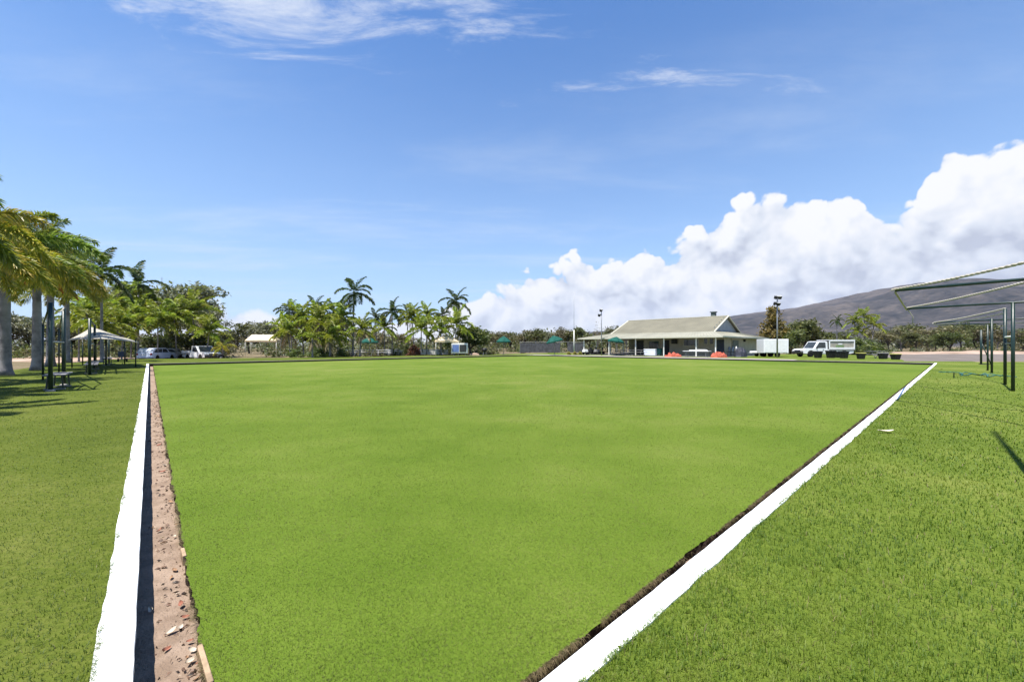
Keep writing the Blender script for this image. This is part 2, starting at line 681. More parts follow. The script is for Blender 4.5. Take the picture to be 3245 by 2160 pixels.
# ditch floor
dq_o, dq_i = offset_quad(Q, [0.03] * 4), offset_quad(Q, [-0.5] * 4)
mb = MB()
N_SEG = 160
for i in range(4):
    a0, a1, b0, b1 = dq_o[i], dq_o[(i + 1) % 4], dq_i[i], dq_i[(i + 1) % 4]
    vs, fs = [], []
    for k in range(N_SEG + 1):
        t = (k / N_SEG) ** (2.2 if i == 0 else 1.0)
        if i == 3:
            t = 1 - (1 - k / N_SEG) ** 2.2
        for j in range(4):
            w = j / 3
            p = a0.lerp(a1, t).lerp(b0.lerp(b1, t), w)
            vs.append((p.x, p.y, Z_DITCH + random.Random(i * 7919 + k * 31 + j).uniform(-0.008, 0.012)))
    for k in range(N_SEG):
        for j in range(3):
            fs.append((k * 4 + j, (k + 1) * 4 + j, (k + 1) * 4 + j + 1, k * 4 + j + 1))
    mb.add(vs, fs)
struct(mb.build('ditch', M_DITCH, smooth=True))


def edge_points(a, b, seed, amp, near_first=True, n=420):
    rnd = random.Random(seed)
    t = (b - a).normalized()
    nn = Vector((-t.y, t.x))
    L = (b - a).length
    res = []
    ph = [rnd.uniform(0, 6.28) for _ in range(6)]
    for k in range(n):
        u = k / n
        s = u ** 2.6 if near_first else 1 - (1 - u) ** 2.6
        d = s * L
        w = math.sin(d * 3.1 + ph[0]) * 0.35 + math.sin(d * 7.7 + ph[1]) * 0.3 + math.sin(d * 17.0 + ph[2]) * 0.25 + rnd.uniform(-0.6, 0.6)
        if k == 0:
            w = 0
        p = a + t * d + nn * (w * amp)
        res.append(p)
    return res


# the green itself: top sheet with a ragged soil side
gb = edge_points(GREEN[0], GREEN[1], 1, 0.014) + edge_points(GREEN[1], GREEN[2], 2, 0.0, n=4) + \
    edge_points(GREEN[2], GREEN[3], 3, 0.0, n=4) + edge_points(GREEN[3], GREEN[0], 4, 0.012, near_first=False)
mb = MB()
mb.add([(p.x, p.y, Z_GREEN) for p in gb], [tuple(range(len(gb) - 1, -1, -1))])
struct(mb.build('green', M_GREEN))
mb = MB()
n = len(gb)
rr = random.Random(5)
cg = sum(GREEN, Vector((0, 0))) / 4
vs = [(p.x, p.y, Z_GREEN - 0.004) for p in gb] + [(p.x + rr.uniform(-.012, .012), p.y + rr.uniform(-.012, .012), Z_GREEN - 0.05) for p in gb] + [(p.x, p.y, Z_DITCH - 0.03) for p in gb]
fs = []
for r_ in range(2):
    for k in range(n):
        k2 = (k + 1) % n
        fs.append((r_ * n + k, r_ * n + k2, (r_ + 1) * n + k2, (r_ + 1) * n + k))
mb.add(vs, fs)
struct(mb.build('green_edge_soil', M_SOIL))

# copings and dark linings, one of each per side
names = ['left', 'far left', 'far right', 'right']
for i, nm in enumerate(names):
    a, b = Q[i], Q[(i + 1) % 4]
    oa, ob = OUTER[i], OUTER[(i + 1) % 4]
    rnd = random.Random(40 + i)
    L = (b - a).length
    segs = 150
    t = (b - a).normalized()
    nn = Vector((t.y, -t.x))
    if nn.dot((oa + ob) / 2 - (a + b) / 2) < 0:
        nn = -nn
    vs, fs = [], []
    for k in range(segs + 1):
        u = (k / segs) ** 2.2 if i in (0,) else (1 - (1 - k / segs) ** 2.2 if i == 3 else k / segs)
        j = rnd.uniform(-0.003, 0.003)
        zt = rnd.uniform(-0.0015, 0.0015)
        pi, po = a.lerp(b, u) + nn * j * 0.7, oa.lerp(ob, u) + nn * rnd.uniform(-0.006, 0.006)
        zb0 = -0.055 if i in (0, 3) else -0.018
        vs += [(pi.x, pi.y, zb0), (pi.x, pi.y, -0.008 + zt), (pi.x + nn.x * 0.01, pi.y + nn.y * 0.01, zt), (po.x, po.y, zt), (po.x, po.y, -0.055)]
    for k in range(segs):
        for q_ in range(4):
            f = (k * 5 + q_, k * 5 + q_ + 1, (k + 1) * 5 + q_ + 1, (k + 1) * 5 + q_)
            fs.append(f if i != 99 else f[::-1])
    mb = MB()
    mb.add(vs, fs)
    o = mb.build('coping', M_WHITE if i in (0, 3) else M_CONC)
    struct(o)
    o['label'] = ['white painted coping along the left ditch', 'grey concrete coping along the far left ditch', 'grey concrete coping before the clubhouse path', 'white painted coping along the right ditch'][i]
    ra, rb = a + nn * 0.012, b + nn * 0.012
    mb = MB()
    mb.slab([ra, rb, rb + nn * 0.05, ra + nn * 0.05], Z_DITCH - 0.04, -0.056 if i in (0, 3) else -0.020)
    o = mb.build('ditch_riser', M_RISER)
    struct(o)

# path and car park beyond the far right bank, road sand
tFR = (Q[3] - Q[2]).normalized()
nFR = Vector((-tFR.y, tFR.x))
if nFR.dot(Q[2] - cg) < 0:
    nFR = -nFR
mb = MB()
a, b = Q[2] + nFR * 0.14 - tFR * 1.5, Q[3] + nFR * 0.14 - tFR * 9
mb.slab([a, b, b + nFR * 2.6, a + nFR * 2.6], -0.08, -0.002)
struct(mb.build('path', M_PATH))
mb = MB()
mb.slab([Vector(p) for p in ((33.5, 34.2), (400, 30), (400, 62), (70, 66), (52, 58), (37, 38))], -0.3, -0.005)
struct(mb.build('car_park', M_ASPH))
mb = MB()
mb.slab([Vector(p) for p in ((38.5, 33.2), (400, 28.4), (400, 29.9), (39, 34.0))], -0.3, -0.004)
struct(mb.build('verge', M_SAND))

def noise2(x, y, seed=0, octv=5):
    """cheap value noise on arrays"""
    res = np.zeros_like(x)
    amp, tot = 1.0, 0.0
    for o_ in range(octv):
        xi, yi = np.floor(x), np.floor(y)
        fx, fy = x - xi, y - yi
        fx, fy = fx * fx * (3 - 2 * fx), fy * fy * (3 - 2 * fy)

        def h(a, b):
            v = np.sin(a * 127.1 + b * 311.7 + seed * 74.7 + o_ * 19.19) * 43758.5453
            return v - np.floor(v)
        res += amp * ((h(xi, yi) * (1 - fx) + h(xi + 1, yi) * fx) * (1 - fy) + (h(xi, yi + 1) * (1 - fx) + h(xi + 1, yi + 1) * fx) * fy)
        tot += amp
        amp *= 0.5
        x, y = x * 2.03 + 7.3, y * 2.03 + 3.1
    return res / tot


def grid_mesh(name, Xg, Yg, Zg):
    h, w = Xg.shape
    v = np.stack([Xg, Yg, Zg], -1).reshape(-1, 3)
    idx = np.arange(h * w).reshape(h, w)
    f = np.stack([idx[:-1, :-1], idx[:-1, 1:], idx[1:, 1:], idx[1:, :-1]], -1).reshape(-1, 4)
    return np_mesh(name, v, f)


# pale sand bank behind the car park
uu, vv = np.meshgrid(np.linspace(58, 330, 170), np.linspace(0, 1, 12))
yy = 67 + vv * 13 + noise2(uu * 0.05, vv * 0, 3) * 6 - uu * 0.012
hh = np.sin(np.pi * vv) ** 0.8 * (0.25 + 0.95 * noise2(uu * 0.11, vv * 2.5, 5)) * np.clip((uu - 58) / 20, 0, 1)
struct(link('sand_bank', grid_mesh('sand_bank', uu, yy, Z_LOW - 0.03 + hh), M_SAND, smooth=True))
uu, vv = np.meshgrid(np.linspace(-75, -22, 80), np.linspace(0, 1, 10))
yy = 30 + vv * 16 + (-22 - uu) * 0.42
hh = np.sin(np.pi * vv) ** 0.6 * (0.10 + 0.30 * noise2(uu * 0.2, vv * 3, 8))
struct(link('dirt_bank', grid_mesh('dirt_bank', uu, yy, Z_LOW - 0.03 + hh), M_SAND, smooth=True))

# hills on the right, 2 to 4 km away
prof = [(1500, 1070), (1700, 1062), (1900, 1050), (2100, 1035), (2200, 1022), (2300, 1003), (2400, 990), (2530, 973), (2620, 955), (2700, 934), (2800, 914), (2900, 900),
        (3000, 888), (3100, 882), (3245, 886), (3500, 900), (4200, 960), (5200, 1010)]
pa = np.array([px_dir(*p) for p in prof])
AZ, RR = np.meshgrid(np.linspace(pa[0, 0], pa[-1, 0], 330), np.linspace(0, 1, 150))
el_top = np.interp(AZ, pa[:, 0], pa[:, 1])
Rridge = 3600 + 500 * np.sin(AZ * 5)
rad = 900 + RR * (Rridge * 1.5 - 900)
s_ = np.clip((rad - 900) / (Rridge - 900), 0, 1)
rise = s_ ** 1.55 * np.where(rad > Rridge, np.clip(1 - (rad - Rridge) / (Rridge * 0.6), 0, 1), 1)
Xh, Yh = np.sin(AZ) * rad, np.cos(AZ) * rad
gul = noise2(Xh / 520, Yh / 520, 11, 6)
spur = np.abs(noise2(Xh / 800 + 3, Yh / 800, 21, 4) - 0.5) * 2
cut = np.exp(-((AZ - px_dir(2735, 940)[0]) / .045) ** 2) * np.clip(1 - np.abs(s_ - .78) / .22, 0, 1)        # a shaded gully below the skyline
Hh = np.tan(el_top) * Rridge * rise * (1 - .16 * cut)
Hh = Hh * (1 + (0.95 * (gul - 0.5) - 0.65 * (spur - 0.25)) * np.clip(4 * s_ * (1 - s_), 0, 1)) + noise2(Xh / 60, Yh / 60, 31, 3) * 10 * s_
M_HILL = turf_mat('dry wooded hill', [(0.40, (0.018, 0.021, 0.024)), (0.5, (0.054, 0.050, 0.049)), (0.59, (0.110, 0.094, 0.084))], 0.0026, 0.040, 0.0, 1.0)
struct(link('hill', grid_mesh('hill', Xh, Yh, Hh + Z_LOW - 1.0), M_HILL, smooth=True))
#@@END_SETTING

# ------------------------------------------------------------------ vegetation builders
M_LEAF = leaf_mat('leaves', ALB, 0.32)
M_FROND = leaf_mat('palm fronds', ALB * 1.36, 0.42, 0.42)
M_BARK = mat('grey bark', (0.25, 0.22, 0.20), 0.9, 0.25, 3, 0.6, 14, spec=0.15)
M_DARKBARK = mat('dark bark', (0.09, 0.07, 0.055), 0.9, 0.25, 3, 0.6, 14, spec=0.15)
M_PTRUNK = mat('palm trunk grey', (0.30, 0.28, 0.28), 0.85, 0.22, 2.2, 0.5, 22, spec=0.2)
M_SHAFT = mat('palm crownshaft', (0.20, 0.23, 0.09), 0.6, 0.2, 3, 0.2, 10, spec=0.3)
M_SEED = mat('orange seed strings', (0.62, 0.24, 0.05), 0.8, 0.25, 8, 0.3, 30, spec=0.2)

GREEN_P = ((0.095, 0.150, 0.024), (0.200, 0.250, 0.044), (0.350, 0.350, 0.075))
DARK_P = ((0.030, 0.054, 0.016), (0.066, 0.098, 0.028), (0.135, 0.150, 0.050))
LIME_P = ((0.115, 0.160, 0.026), (0.250, 0.290, 0.044), (0.430, 0.420, 0.090))
GOLD_P = ((0.22, 0.18, 0.035), (0.38, 0.26, 0.06), (0.46, 0.27, 0.07))


def frond_mesh(name, seed, L, a0, bend, leaf, st, pal, plume=1, width=0.035, sag=0.5):
    """one palm frond growing along +X: rachis curving down, leaflets down both sides (or all round when plume > 1)"""
    rnd = np.random.default_rng(seed)
    nseg = 14
    ang = R(a0) - np.linspace(0, 1, nseg + 1) ** 1.25 * R(bend)
    pts = [np.zeros(3)]
    for k in range(nseg):
        pts.append(pts[-1] + np.array([math.cos(ang[k]), 0, math.sin(ang[k])]) * L / nseg)
    pts = np.array(pts)
    V, F, C = [], [], []

    def quad(a, b, c, d, c1, c2):
        o = len(V)
        V.extend([a, b, c, d])
        C.extend([c1, c1, c2, c2])
        F.append((o, o + 1, o + 2, o + 3))
    # rachis as a thin flattened strip pair
    base = np.array(pal[1]) * 1.3
    for k in range(nseg):
        w = 0.030 * (1 - k / nseg) + 0.006
        for ax in (np.array([0, w, 0]), np.array([0, 0, w])):
            quad(pts[k] - ax, pts[k] + ax, pts[k + 1] + ax * .9, pts[k + 1] - ax * .9, base, base)
    for s_i in range(st):
        t = 0.10 + 0.90 * (s_i + rnd.random()) / st
        x = t * nseg
        k = min(int(x), nseg - 1)
        p = pts[k] + (pts[k + 1] - pts[k]) * (x - k)
        tan = pts[k + 1] - pts[k]
        tan /= np.linalg.norm(tan)
        up = np.array([-tan[2], 0, tan[0]])
        side = np.array([0, 1.0, 0])
        ll = leaf * (0.35 + 0.65 * math.sin(math.pi * min(1, 0.12 + t * 0.86))) * rnd.uniform(0.8, 1.15)
        for sg in (-1, 1):
            for q in range(plume):
                if plume > 1:
                    th = rnd.uniform(-0.5 * math.pi, 0.75 * math.pi)
                else:
                    th = rnd.uniform(-0.15, 0.55)
                out = side * sg * math.cos(th) + up * math.sin(th)
                d = out * 0.82 + tan * rnd.uniform(0.45, 0.75)
                d /= np.linalg.norm(d)
                mid = p + d * ll * 0.55 + np.array([0, 0, -sag * ll * 0.12])
                tip = p + d * ll * 0.95 + np.array([0, 0, -sag * ll * rnd.uniform(0.35, 0.65)])
                wv = np.cross(d, out + rnd.normal(0, .25, 3))
                nw = np.linalg.norm(wv)
                wv = (wv / nw if nw > 1e-4 else np.array([0, 0, 1.0])) * width
                g = rnd.random()
                ca = np.array(pal[0]) * (1 - g) + np.array(pal[1]) * g
                cb = np.array(pal[1]) * (1 - g) + np.array(pal[2]) * g
                quad(p - wv * .4, p + wv * .4, mid + wv, mid - wv, ca, ca)
                quad(mid - wv, mid + wv, tip + wv * .12, tip - wv * .12, ca, cb)
    me = np_mesh(name, np.array(V), np.array(F), np.array(C))
    me.materials.append(M_FROND)
    return me


FRONDS = {}


def frond_set(key):
    if key in FRONDS:
        return FRONDS[key]
    res = []
    if key == 'foxtail':            # big bushy plumes
        for i, (a0, bd) in enumerate(((84, 80), (64, 92), (44, 95), (24, 88), (4, 78), (-14, 60))):
            res.append(frond_mesh('frond', 100 + i, 3.1, a0, bd, 0.62, 84, GREEN_P if i < 4 else ((0.16, .20, .03), (0.28, .28, .05), (0.46, .36, .07)), 2, 0.026, 0.6))
    elif key == 'foxtail_gold':
        for i, (a0, bd) in enumerate(((76, 85), (55, 95), (34, 90), (14, 80), (-4, 70), (-20, 55))):
            res.append(frond_mesh('frond', 130 + i, 3.1, a0, bd, 0.62, 84, GREEN_P if i < 1 else (GREEN_P[1], (0.34, .30, .05), (0.58, .36, .07)), 2, 0.026, 0.6))
    elif key == 'coconut':          # long, feathered, dark
        for i, (a0, bd) in enumerate(((82, 60), (60, 85), (38, 95), (15, 85), (-8, 65), (-32, 45))):
            res.append(frond_mesh('frond', 160 + i, 2.6, a0, bd, 0.62, 42, DARK_P, 1, 0.058, 0.8))
    elif key == 'bright':           # clumping golden cane palms
        for i, (a0, bd) in enumerate(((84, 45), (70, 70), (52, 85), (32, 85), (12, 70), (-14, 50))):
            res.append(frond_mesh('frond', 190 + i, 2.3, a0, bd, 0.60, 34, LIME_P, 1, 0.062, 0.7))
    elif key == 'dead':             # hanging dry skirts
        for i, (a0, bd) in enumerate(((-30, 45), (-50, 35), (-62, 25), (-10, 70), (-40, 45), (-70, 15))):
            res.append(frond_mesh('frond', 220 + i, 2.0, a0, bd, 0.42, 24, ((0.22, .18, .12), (0.38, .31, .22), (0.54, .45, .33)), 1, 0.045, 1.1))
    FRONDS[key] = res
    return res


def trunk_mesh(h, r0, r1, lean, seed, rings=True):
    rnd = random.Random(seed)
    mb = MB()
    pts, rad_ = [], []
    n = 16
    for k in range(n + 1):
        t = k / n
        pts.append((lean[0] * t ** 1.5, lean[1] * t ** 1.5, t * h))
        fl = 0.55 * max(0, 1 - t * 9) ** 2
        rad_.append((r0 + (r1 - r0) * t) * (1 + fl) * (1 + (0.035 if k % 2 else -0.01)))
    mb.tube(pts, rad_, 12)
    return mb


def palm(label, loc, h, frond_key, n, scale, seed, r0=0.17, lean=(0, 0), group=None, dead=0, seeds=0, shaft=True, gold=None, name='palm_tree', spread=1.0):
    rnd = random.Random(seed)
    t = thing(name, label, 'palm', loc, rnd.uniform(0, 6.28) * 0, group)
    hs = h * 0.86 if shaft else h
    trunk_mesh(hs, r0, r0 * 0.72, lean, seed).build('trunk', M_PTRUNK, t, smooth=True)
    top = Vector((lean[0], lean[1], h))
    if shaft:
        mb = MB()
        b = Vector((lean[0], lean[1], hs))
        mb.tube([b - Vector((0, 0, .05)), b.lerp(top, .25), b.lerp(top, .8), top + Vector((0, 0, .12))], [r0 * .74, r0 * 0.92, r0 * .62, r0 * .3], 10)
        mb.build('crownshaft', M_SHAFT, t, smooth=True)
    ms = frond_set(frond_key)
    mg = frond_set(gold) if gold else None
    for k in range(n):
        # young fronds upright, old ones hanging
        v = min(5, int(6 * ((k + rnd.random() * 0.6) / n) ** 0.9))
        me = (mg if (mg and rnd.random() < 0.4) else ms)[v]
        f = link('frond', me, None, t)
        f.location = top + Vector((0, 0, -0.10 * v * r0))
        f.rotation_euler = (rnd.uniform(-.25, .25), rnd.uniform(-.12, .12), k * 2.39996 + rnd.uniform(-.3, .3))
        s = scale * rnd.uniform(0.85, 1.12)
        f.scale = (s * spread, s, s)
    if dead:
        md = frond_set('dead')
        for k in range(dead):
            f = link('dead_frond', md[k % 6], None, t)
            f.location = top + Vector((0, 0, -0.15))
            f.rotation_euler = (0, 0, k * 2.1 + rnd.uniform(-.4, .4))
            f.scale = (scale * .9,) * 3
    for k in range(seeds):
        mb = MB()
        a = k * 2.3 + rnd.uniform(0, 1)
        for q in range(14):
            aa = a + rnd.uniform(-.5, .5)
            L = rnd.uniform(.5, .9) * scale
            p0 = Vector((0, 0, 0))
            p1 = Vector((math.cos(aa), math.sin(aa), .1)) * L * .5
            p2 = Vector((math.cos(aa) * L * .75, math.sin(aa) * L * .75, -L * rnd.uniform(.4, .8)))
            mb.tube([p0, p1, p2], [.02, .022, .03], 4, False)
        o = mb.build('seed_cluster', M_SEED, t)
        o.location = Vector((lean[0], lean[1], hs + .05))
    return t


def crown_mesh(name, seed, n_clump, per, size, pal, shape='round', spread=0.13, droop=0.0, holes=0.35):
    """leaf quads in clumps through an uneven unit crown (z 0..1, radius about 0.5)"""
    rnd = np.random.default_rng(seed)
    cen = []
    lobes = [(rnd.normal(0, .2), rnd.normal(0, .2), rnd.uniform(.35, .8), rnd.uniform(.2, .34)) for _ in range(7)]
    while len(cen) < n_clump:
        if shape == 'cone':
            z = rnd.random() ** 1.4
            a = rnd.uniform(0, 6.283)
            r = (1 - z) * 0.48 * math.sqrt(rnd.random()) * rnd.uniform(.75, 1.1)
            cen.append((r * math.cos(a), r * math.sin(a), z * .96 + .03))
            continue
        if shape == 'low':
            a = rnd.uniform(0, 6.283)
            r = 0.5 * math.sqrt(rnd.random())
            z = rnd.random() * (1 - (r / .55) ** 2) * .95
            cen.append((r * math.cos(a), r * math.sin(a), z))
            continue
        lx, ly, lz, lr = lobes[rnd.integers(0, 7)]
        d = rnd.normal(0, 1, 3)
        d /= np.linalg.norm(d)
        rr_ = lr * rnd.random() ** holes
        p = (lx + d[0] * rr_, ly + d[1] * rr_, lz + d[2] * rr_ * .8)
        if 0.02 < p[2] < 1.0 and math.hypot(p[0], p[1]) < .56:
            cen.append(p)
    cen = np.array(cen)
    N = n_clump * per
    ctr = np.repeat(cen, per, 0) + rnd.normal(0, spread * .5, (N, 3)) * np.array([1, 1, .7])
    ctr[:, 2] = np.maximum(ctr[:, 2], 0.0)
    u = rnd.normal(0, 1, (N, 3))
    u[:, 2] -= droop
    u /= np.linalg.norm(u, axis=1)[:, None]
    w = np.cross(u, rnd.normal(0, 1, (N, 3)))
    w /= np.linalg.norm(w, axis=1)[:, None] + 1e-9
    L = size * rnd.uniform(.6, 1.3, (N, 1))
    W = L * rnd.uniform(.28, .5, (N, 1))
    v = np.stack([ctr - u * L, ctr + w * W, ctr + u * L, ctr - w * W], 1).reshape(-1, 3)
    f = np.arange(N * 4).reshape(-1, 4)
    g1 = np.repeat(rnd.random(n_clump), per)
    g = np.clip(g1 * .65 + rnd.random(N) * .35, 0, 1)[:, None]
    c = np.where(g < .5, np.array(pal[0]) * (1 - 2 * g) + np.array(pal[1]) * 2 * g, np.array(pal[1]) * (2 - 2 * g) + np.array(pal[2]) * (2 * g - 1))
    me = np_mesh(name, v, f, np.repeat(c, 4, 0))
    me.materials.append(M_LEAF)
    return me, cen


def limb_mesh(cen, seed, zbase, trunk_r, n_limb=9):
    """tapered trunk with limbs reaching into the clumps; unit tree: ground 0, crown from zbase to 1"""
    rnd = random.Random(seed)
    mb = MB()
    fork = zbase + 0.12 * (1 - zbase)
    bx_, by_ = rnd.uniform(-.05, .05), rnd.uniform(-.05, .05)
    mb.tube([(0, 0, -.02), (bx_ * .3, by_ * .3, fork * .5), (bx_, by_, fork), (bx_ * 1.6, by_ * 1.6, fork + (1 - fork) * .45)], [trunk_r * 1.35, trunk_r, trunk_r * .8, trunk_r * .25], 7)
    for k in range(n_limb):
        c = cen[rnd.randrange(len(cen))]
        e = Vector((c[0], c[1], zbase + c[2] * (1 - zbase)))
        s = Vector((bx_, by_, fork * rnd.uniform(.75, 1.0)))
        m = s.lerp(e, .5) + Vector((0, 0, .06))
        mb.tube([s, m, e], [trunk_r * .5, trunk_r * .3, trunk_r * .08], 5, False)
    return mb.mesh('trunk')


GUM_P = ((0.090, 0.100, 0.065), (0.195, 0.205, 0.130), (0.350, 0.350, 0.245))
OLIVE_P = ((0.062, 0.078, 0.026), (0.120, 0.138, 0.044), (0.200, 0.205, 0.080))
BROWN_P = ((0.082, 0.072, 0.038), (0.145, 0.125, 0.064), (0.220, 0.190, 0.105))
BUSH_P = ((0.050, 0.078, 0.022), (0.115, 0.145, 0.040), (0.210, 0.225, 0.075))
RUST_P = ((0.090, 0.075, 0.022), (0.180, 0.125, 0.035), (0.270, 0.170, 0.055))
RED_P = ((0.075, 0.030, 0.020), (0.150, 0.055, 0.035), (0.220, 0.090, 0.055))
GOLDB_P = ((0.18, 0.18, 0.03), (0.32, 0.30, 0.05), (0.45, 0.40, 0.09))
KINDS = {   # key: (crown args), zbase, trunk radius, trunk material
    'gum': ((11, 190, 44, 0.030, GUM_P, 'round', .10, .8, .4), .22, .020, M_BARK),
    'gum2': ((12, 120, 34, 0.036, GUM_P, 'round', .11, .8, .4), .30, .018, M_BARK),
    'olive': ((13, 70, 30, 0.048, OLIVE_P, 'round', .13, .3, .4), .22, .022, M_DARKBARK),
    'olive2': ((14, 60, 30, 0.052, OLIVE_P, 'round', .14, .3, .4), .16, .022, M_DARKBARK),
    'brown': ((15, 46, 26, 0.050, BROWN_P, 'round', .15, .3, .5), .20, .020, M_DARKBARK),
    'brown2': ((16, 40, 24, 0.055, BROWN_P, 'round', .16, .3, .5), .25, .018, M_BARK),
    'round': ((17, 130, 36, 0.040, BUSH_P, 'round', .12, .2, .35), .10, .024, M_DARKBARK),
    'conifer': ((18, 130, 34, 0.034, RUST_P, 'cone', .09, .6, .4), .06, .020, M_DARKBARK),
    'bush': ((19, 60, 30, 0.070, BUSH_P, 'low', .18, .1, .4), .02, .020, M_DARKBARK),
    'redbush': ((20, 50, 30, 0.085, RED_P, 'low', .2, .1, .4), .02, .020, M_DARKBARK),
    'goldbush': ((21, 50, 30, 0.085, GOLDB_P, 'low', .2, .1, .4), .02, .020, M_DARKBARK),
    'dead': ((22, 26, 7, 0.030, BROWN_P, 'round', .16, .0, .5), .15, .016, M_BARK),
}
TREES = {}


def tree(kind, label, loc, w, h, rz, group=None, cat='tree', name='tree'):
    if kind not in TREES:
        a, zb, tr, tm = KINDS[kind]
        me, cen = crown_mesh('crown', *a)
        lm = limb_mesh(cen, a[0], zb, tr, 16 if kind == 'dead' else 9)
        lm.materials.append(tm)
        TREES[kind] = (me, lm, zb)
    me, lm, zb = TREES[kind]
    t = thing(name, label, cat, loc, rz, group)
    o = link('trunk', lm, None, t)
    o.scale = (w, w, h)
    c = link('crown', me, None, t)
    c.location = (0, 0, zb * h)
    c.scale = (w, w, h * (1 - zb))
    return t


def tree_px(kind, label, x, Y, ytop, wpx, seed=0, z=None, **kw):
    """tree standing at depth Y whose top reaches photograph row ytop and whose crown is wpx wide"""
    z = Z_LOW if z is None else z
    h = ZY(ytop, Y) - z
    return tree(kind, label, PY(x, Y, z), wpx * Y / FPX, h, random.Random(seed + x).uniform(0, 6.28), **kw)


# ---- the avenue of foxtail palms on the left
row = [(-22.5, 17.8), (-25.7, 21.7), (-29.8, 25.9), (-35.3, 31.8), (-19.2, 13.6), (-16.2, 9.6), (-13.0, 6.3)]
row_l = ['foxtail palm with the thickest grey trunk, at the left edge',
         'foxtail palm with orange seed strings, second trunk from the left edge',
         'foxtail palm right behind the nearest bench frame, third trunk from the left edge',
         'foxtail palm with drooping dark fronds, fourth and smallest trunk of the avenue',
         'foxtail palm whose crown alone reaches in at the left edge',
         'foxtail palm out of view whose crown shades the left lawn',
         'foxtail palm nearest the camera, out of view left, shading the lawn']
for i, (x, y) in enumerate(row):
    palm(row_l[i], (x, y, Z_LAWN - 0.05), [5.5, 6.1, 6.2, 6.5, 5.2, 4.8, 4.4][i], 'foxtail', 21, [.96, .98, .98, 1.0, .95, .95, .9][i], 300 + i, 0.205, spread=1.0, group='foxtail palm avenue on the left',
         seeds=2, gold='foxtail_gold' if i in (0, 1, 4) else None)
palm('dark palm with long hanging fronds against the sky right of the avenue', PY(322, 33, Z_LOW), ZY(862, 33) - Z_LOW, 'coconut', 9, 1.05, 340, .11)
palm('dark palm whose arching fronds top the gum trees on the left', PY(438, 47, Z_LOW), ZY(900, 47) - Z_LOW, 'coconut', 8, 1.25, 343, .11)
#@@END_VEG1

# ---- trees and palms behind the avenue and along the far side
tree_px('gum', 'largest grey green gum tree with a wide domed crown on the left', 545, 60, 884, 300, 1)
tree_px('gum2', 'grey green gum tree left of the widest gum, touching its crown', 420, 63, 890, 210, 2)
tree_px('gum2', 'smaller gum tree on the right flank of the widest gum', 640, 57, 960, 120, 3)
tree_px('round', 'dark leafy tree low behind the white pickup on the left', 600, 50, 1035, 150, 4)
tree_px('round', 'dark leafy tree behind the parked cars on the left', 500, 52, 1050, 130, 5)
bright = 'yellow green cane palms under the gum trees on the left'
for i, (x, Y, yc, s, lb) in enumerate(((285, 40, 990, .9, 'yellow green cane palm rising behind the grey shade canopy apex'), (345, 44, 985, 1.0, 'yellow green cane palm with a pointed crown over the grey canopy'),
                                   (415, 48, 955, 1.1, 'dark topped cane palm, the highest of the cane palms on the left'), (440, 46, 1000, 1.0, 'bright lime cane palm below the highest cane palm on the left'),
                                   (500, 45, 1015, 1.0, 'brightest lime cane palm, in front of the widest gum trunk'), (385, 42, 1030, .9, 'low cane palm beside the tip of the grey shade canopy'),
                                   (560, 47, 1010, 1.0, 'cane palm in front of the widest gum, right of the brightest'), (612, 49, 990, 1.0, 'green cane palm on the right flank of the widest gum'),
                                   (655, 47, 1050, .8, 'low cane palm above the white pickup cab'), (330, 38, 1035, .8, 'small cane palm directly behind the grey canopy cloth'),
                                   (250, 42, 1010, .9, 'cane palm half hidden by the avenue fronds left of the canopy'))):
    p = PY(x, Y, Z_LOW)
    palm(lb, p, max(1.0, ZY(yc, Y) - Z_LOW), 'bright', 15, s * 1.3, 400 + i, .075, ((i % 3 - 1) * .3, 0), group=bright, dead=i % 2, shaft=False)
palm('small golden leaved palm beside the tyre near the far left bank', PY(706, 46, Z_LOW), ZY(1100, 46) - Z_LOW, 'foxtail_gold', 8, .42, 430, .06, shaft=False)
for i, (x, Y, yt, w, k) in enumerate(((20, 60, 985, 150, 'gum2'), (90, 66, 1000, 120, 'olive'), (165, 58, 1000, 130, 'gum2'), (235, 64, 1010, 130, 'olive2'), (310, 60, 1020, 120, 'gum2'), (-60, 62, 970, 150, 'gum2'), (385, 66, 1030, 110, 'brown'))):
    tree_px(k, 'thin scrub tree standing on the dirt behind the palm avenue', x, Y, yt, w, 50 + i, group='scrub trees behind the palm avenue')

cp = 'palms of the middle clump left of centre'
palm('tallest palm of the photo with a single straight trunk, left of centre', PY(1118, 52, Z_LAWN), ZY(925, 52), 'coconut', 11, 1.08, 501, .13, (0.15, 0))
for i, (x, Y, yc, s, k, lb) in enumerate(((925, 54, 985, .8, 'coconut', 'dark palm at the upper left of the middle clump'), (998, 55, 972, .85, 'coconut', 'dark palm with an upright crown at the top of the middle clump'),
                                      (1048, 56, 988, .8, 'coconut', 'dark palm between the clump top and the tallest palm'), (962, 51, 1010, 1.0, 'bright', 'yellow green palm in the left middle of the clump'),
                                      (1012, 50, 1012, 1.1, 'bright', 'yellow green palm in the centre of the middle clump'), (1070, 51, 1010, 1.0, 'bright', 'yellow green palm just left of the tallest trunk'),
                                      (920, 49, 1050, .9, 'bright', 'low yellow green palm at the left foot of the middle clump'), (1045, 48, 1060, .9, 'bright', 'low palm in the middle foot of the clump'),
                                      (1140, 50, 1045, .8, 'bright', 'low palm right of the tallest trunk'))):
    palm(lb, PY(x, Y, Z_LAWN), ZY(yc, Y), k, 15, s * (1.25 if k == 'bright' else 1.0), 510 + i, .09, ((i % 3 - 1) * .35, 0), group=cp, dead=3 if i > 2 else 1, shaft=False)
palm('squat palm with pale dry hanging fronds at the front of the middle clump', PY(990, 46, Z_LAWN), 2.2, 'bright', 7, .8, 530, .10, dead=9, shaft=False)
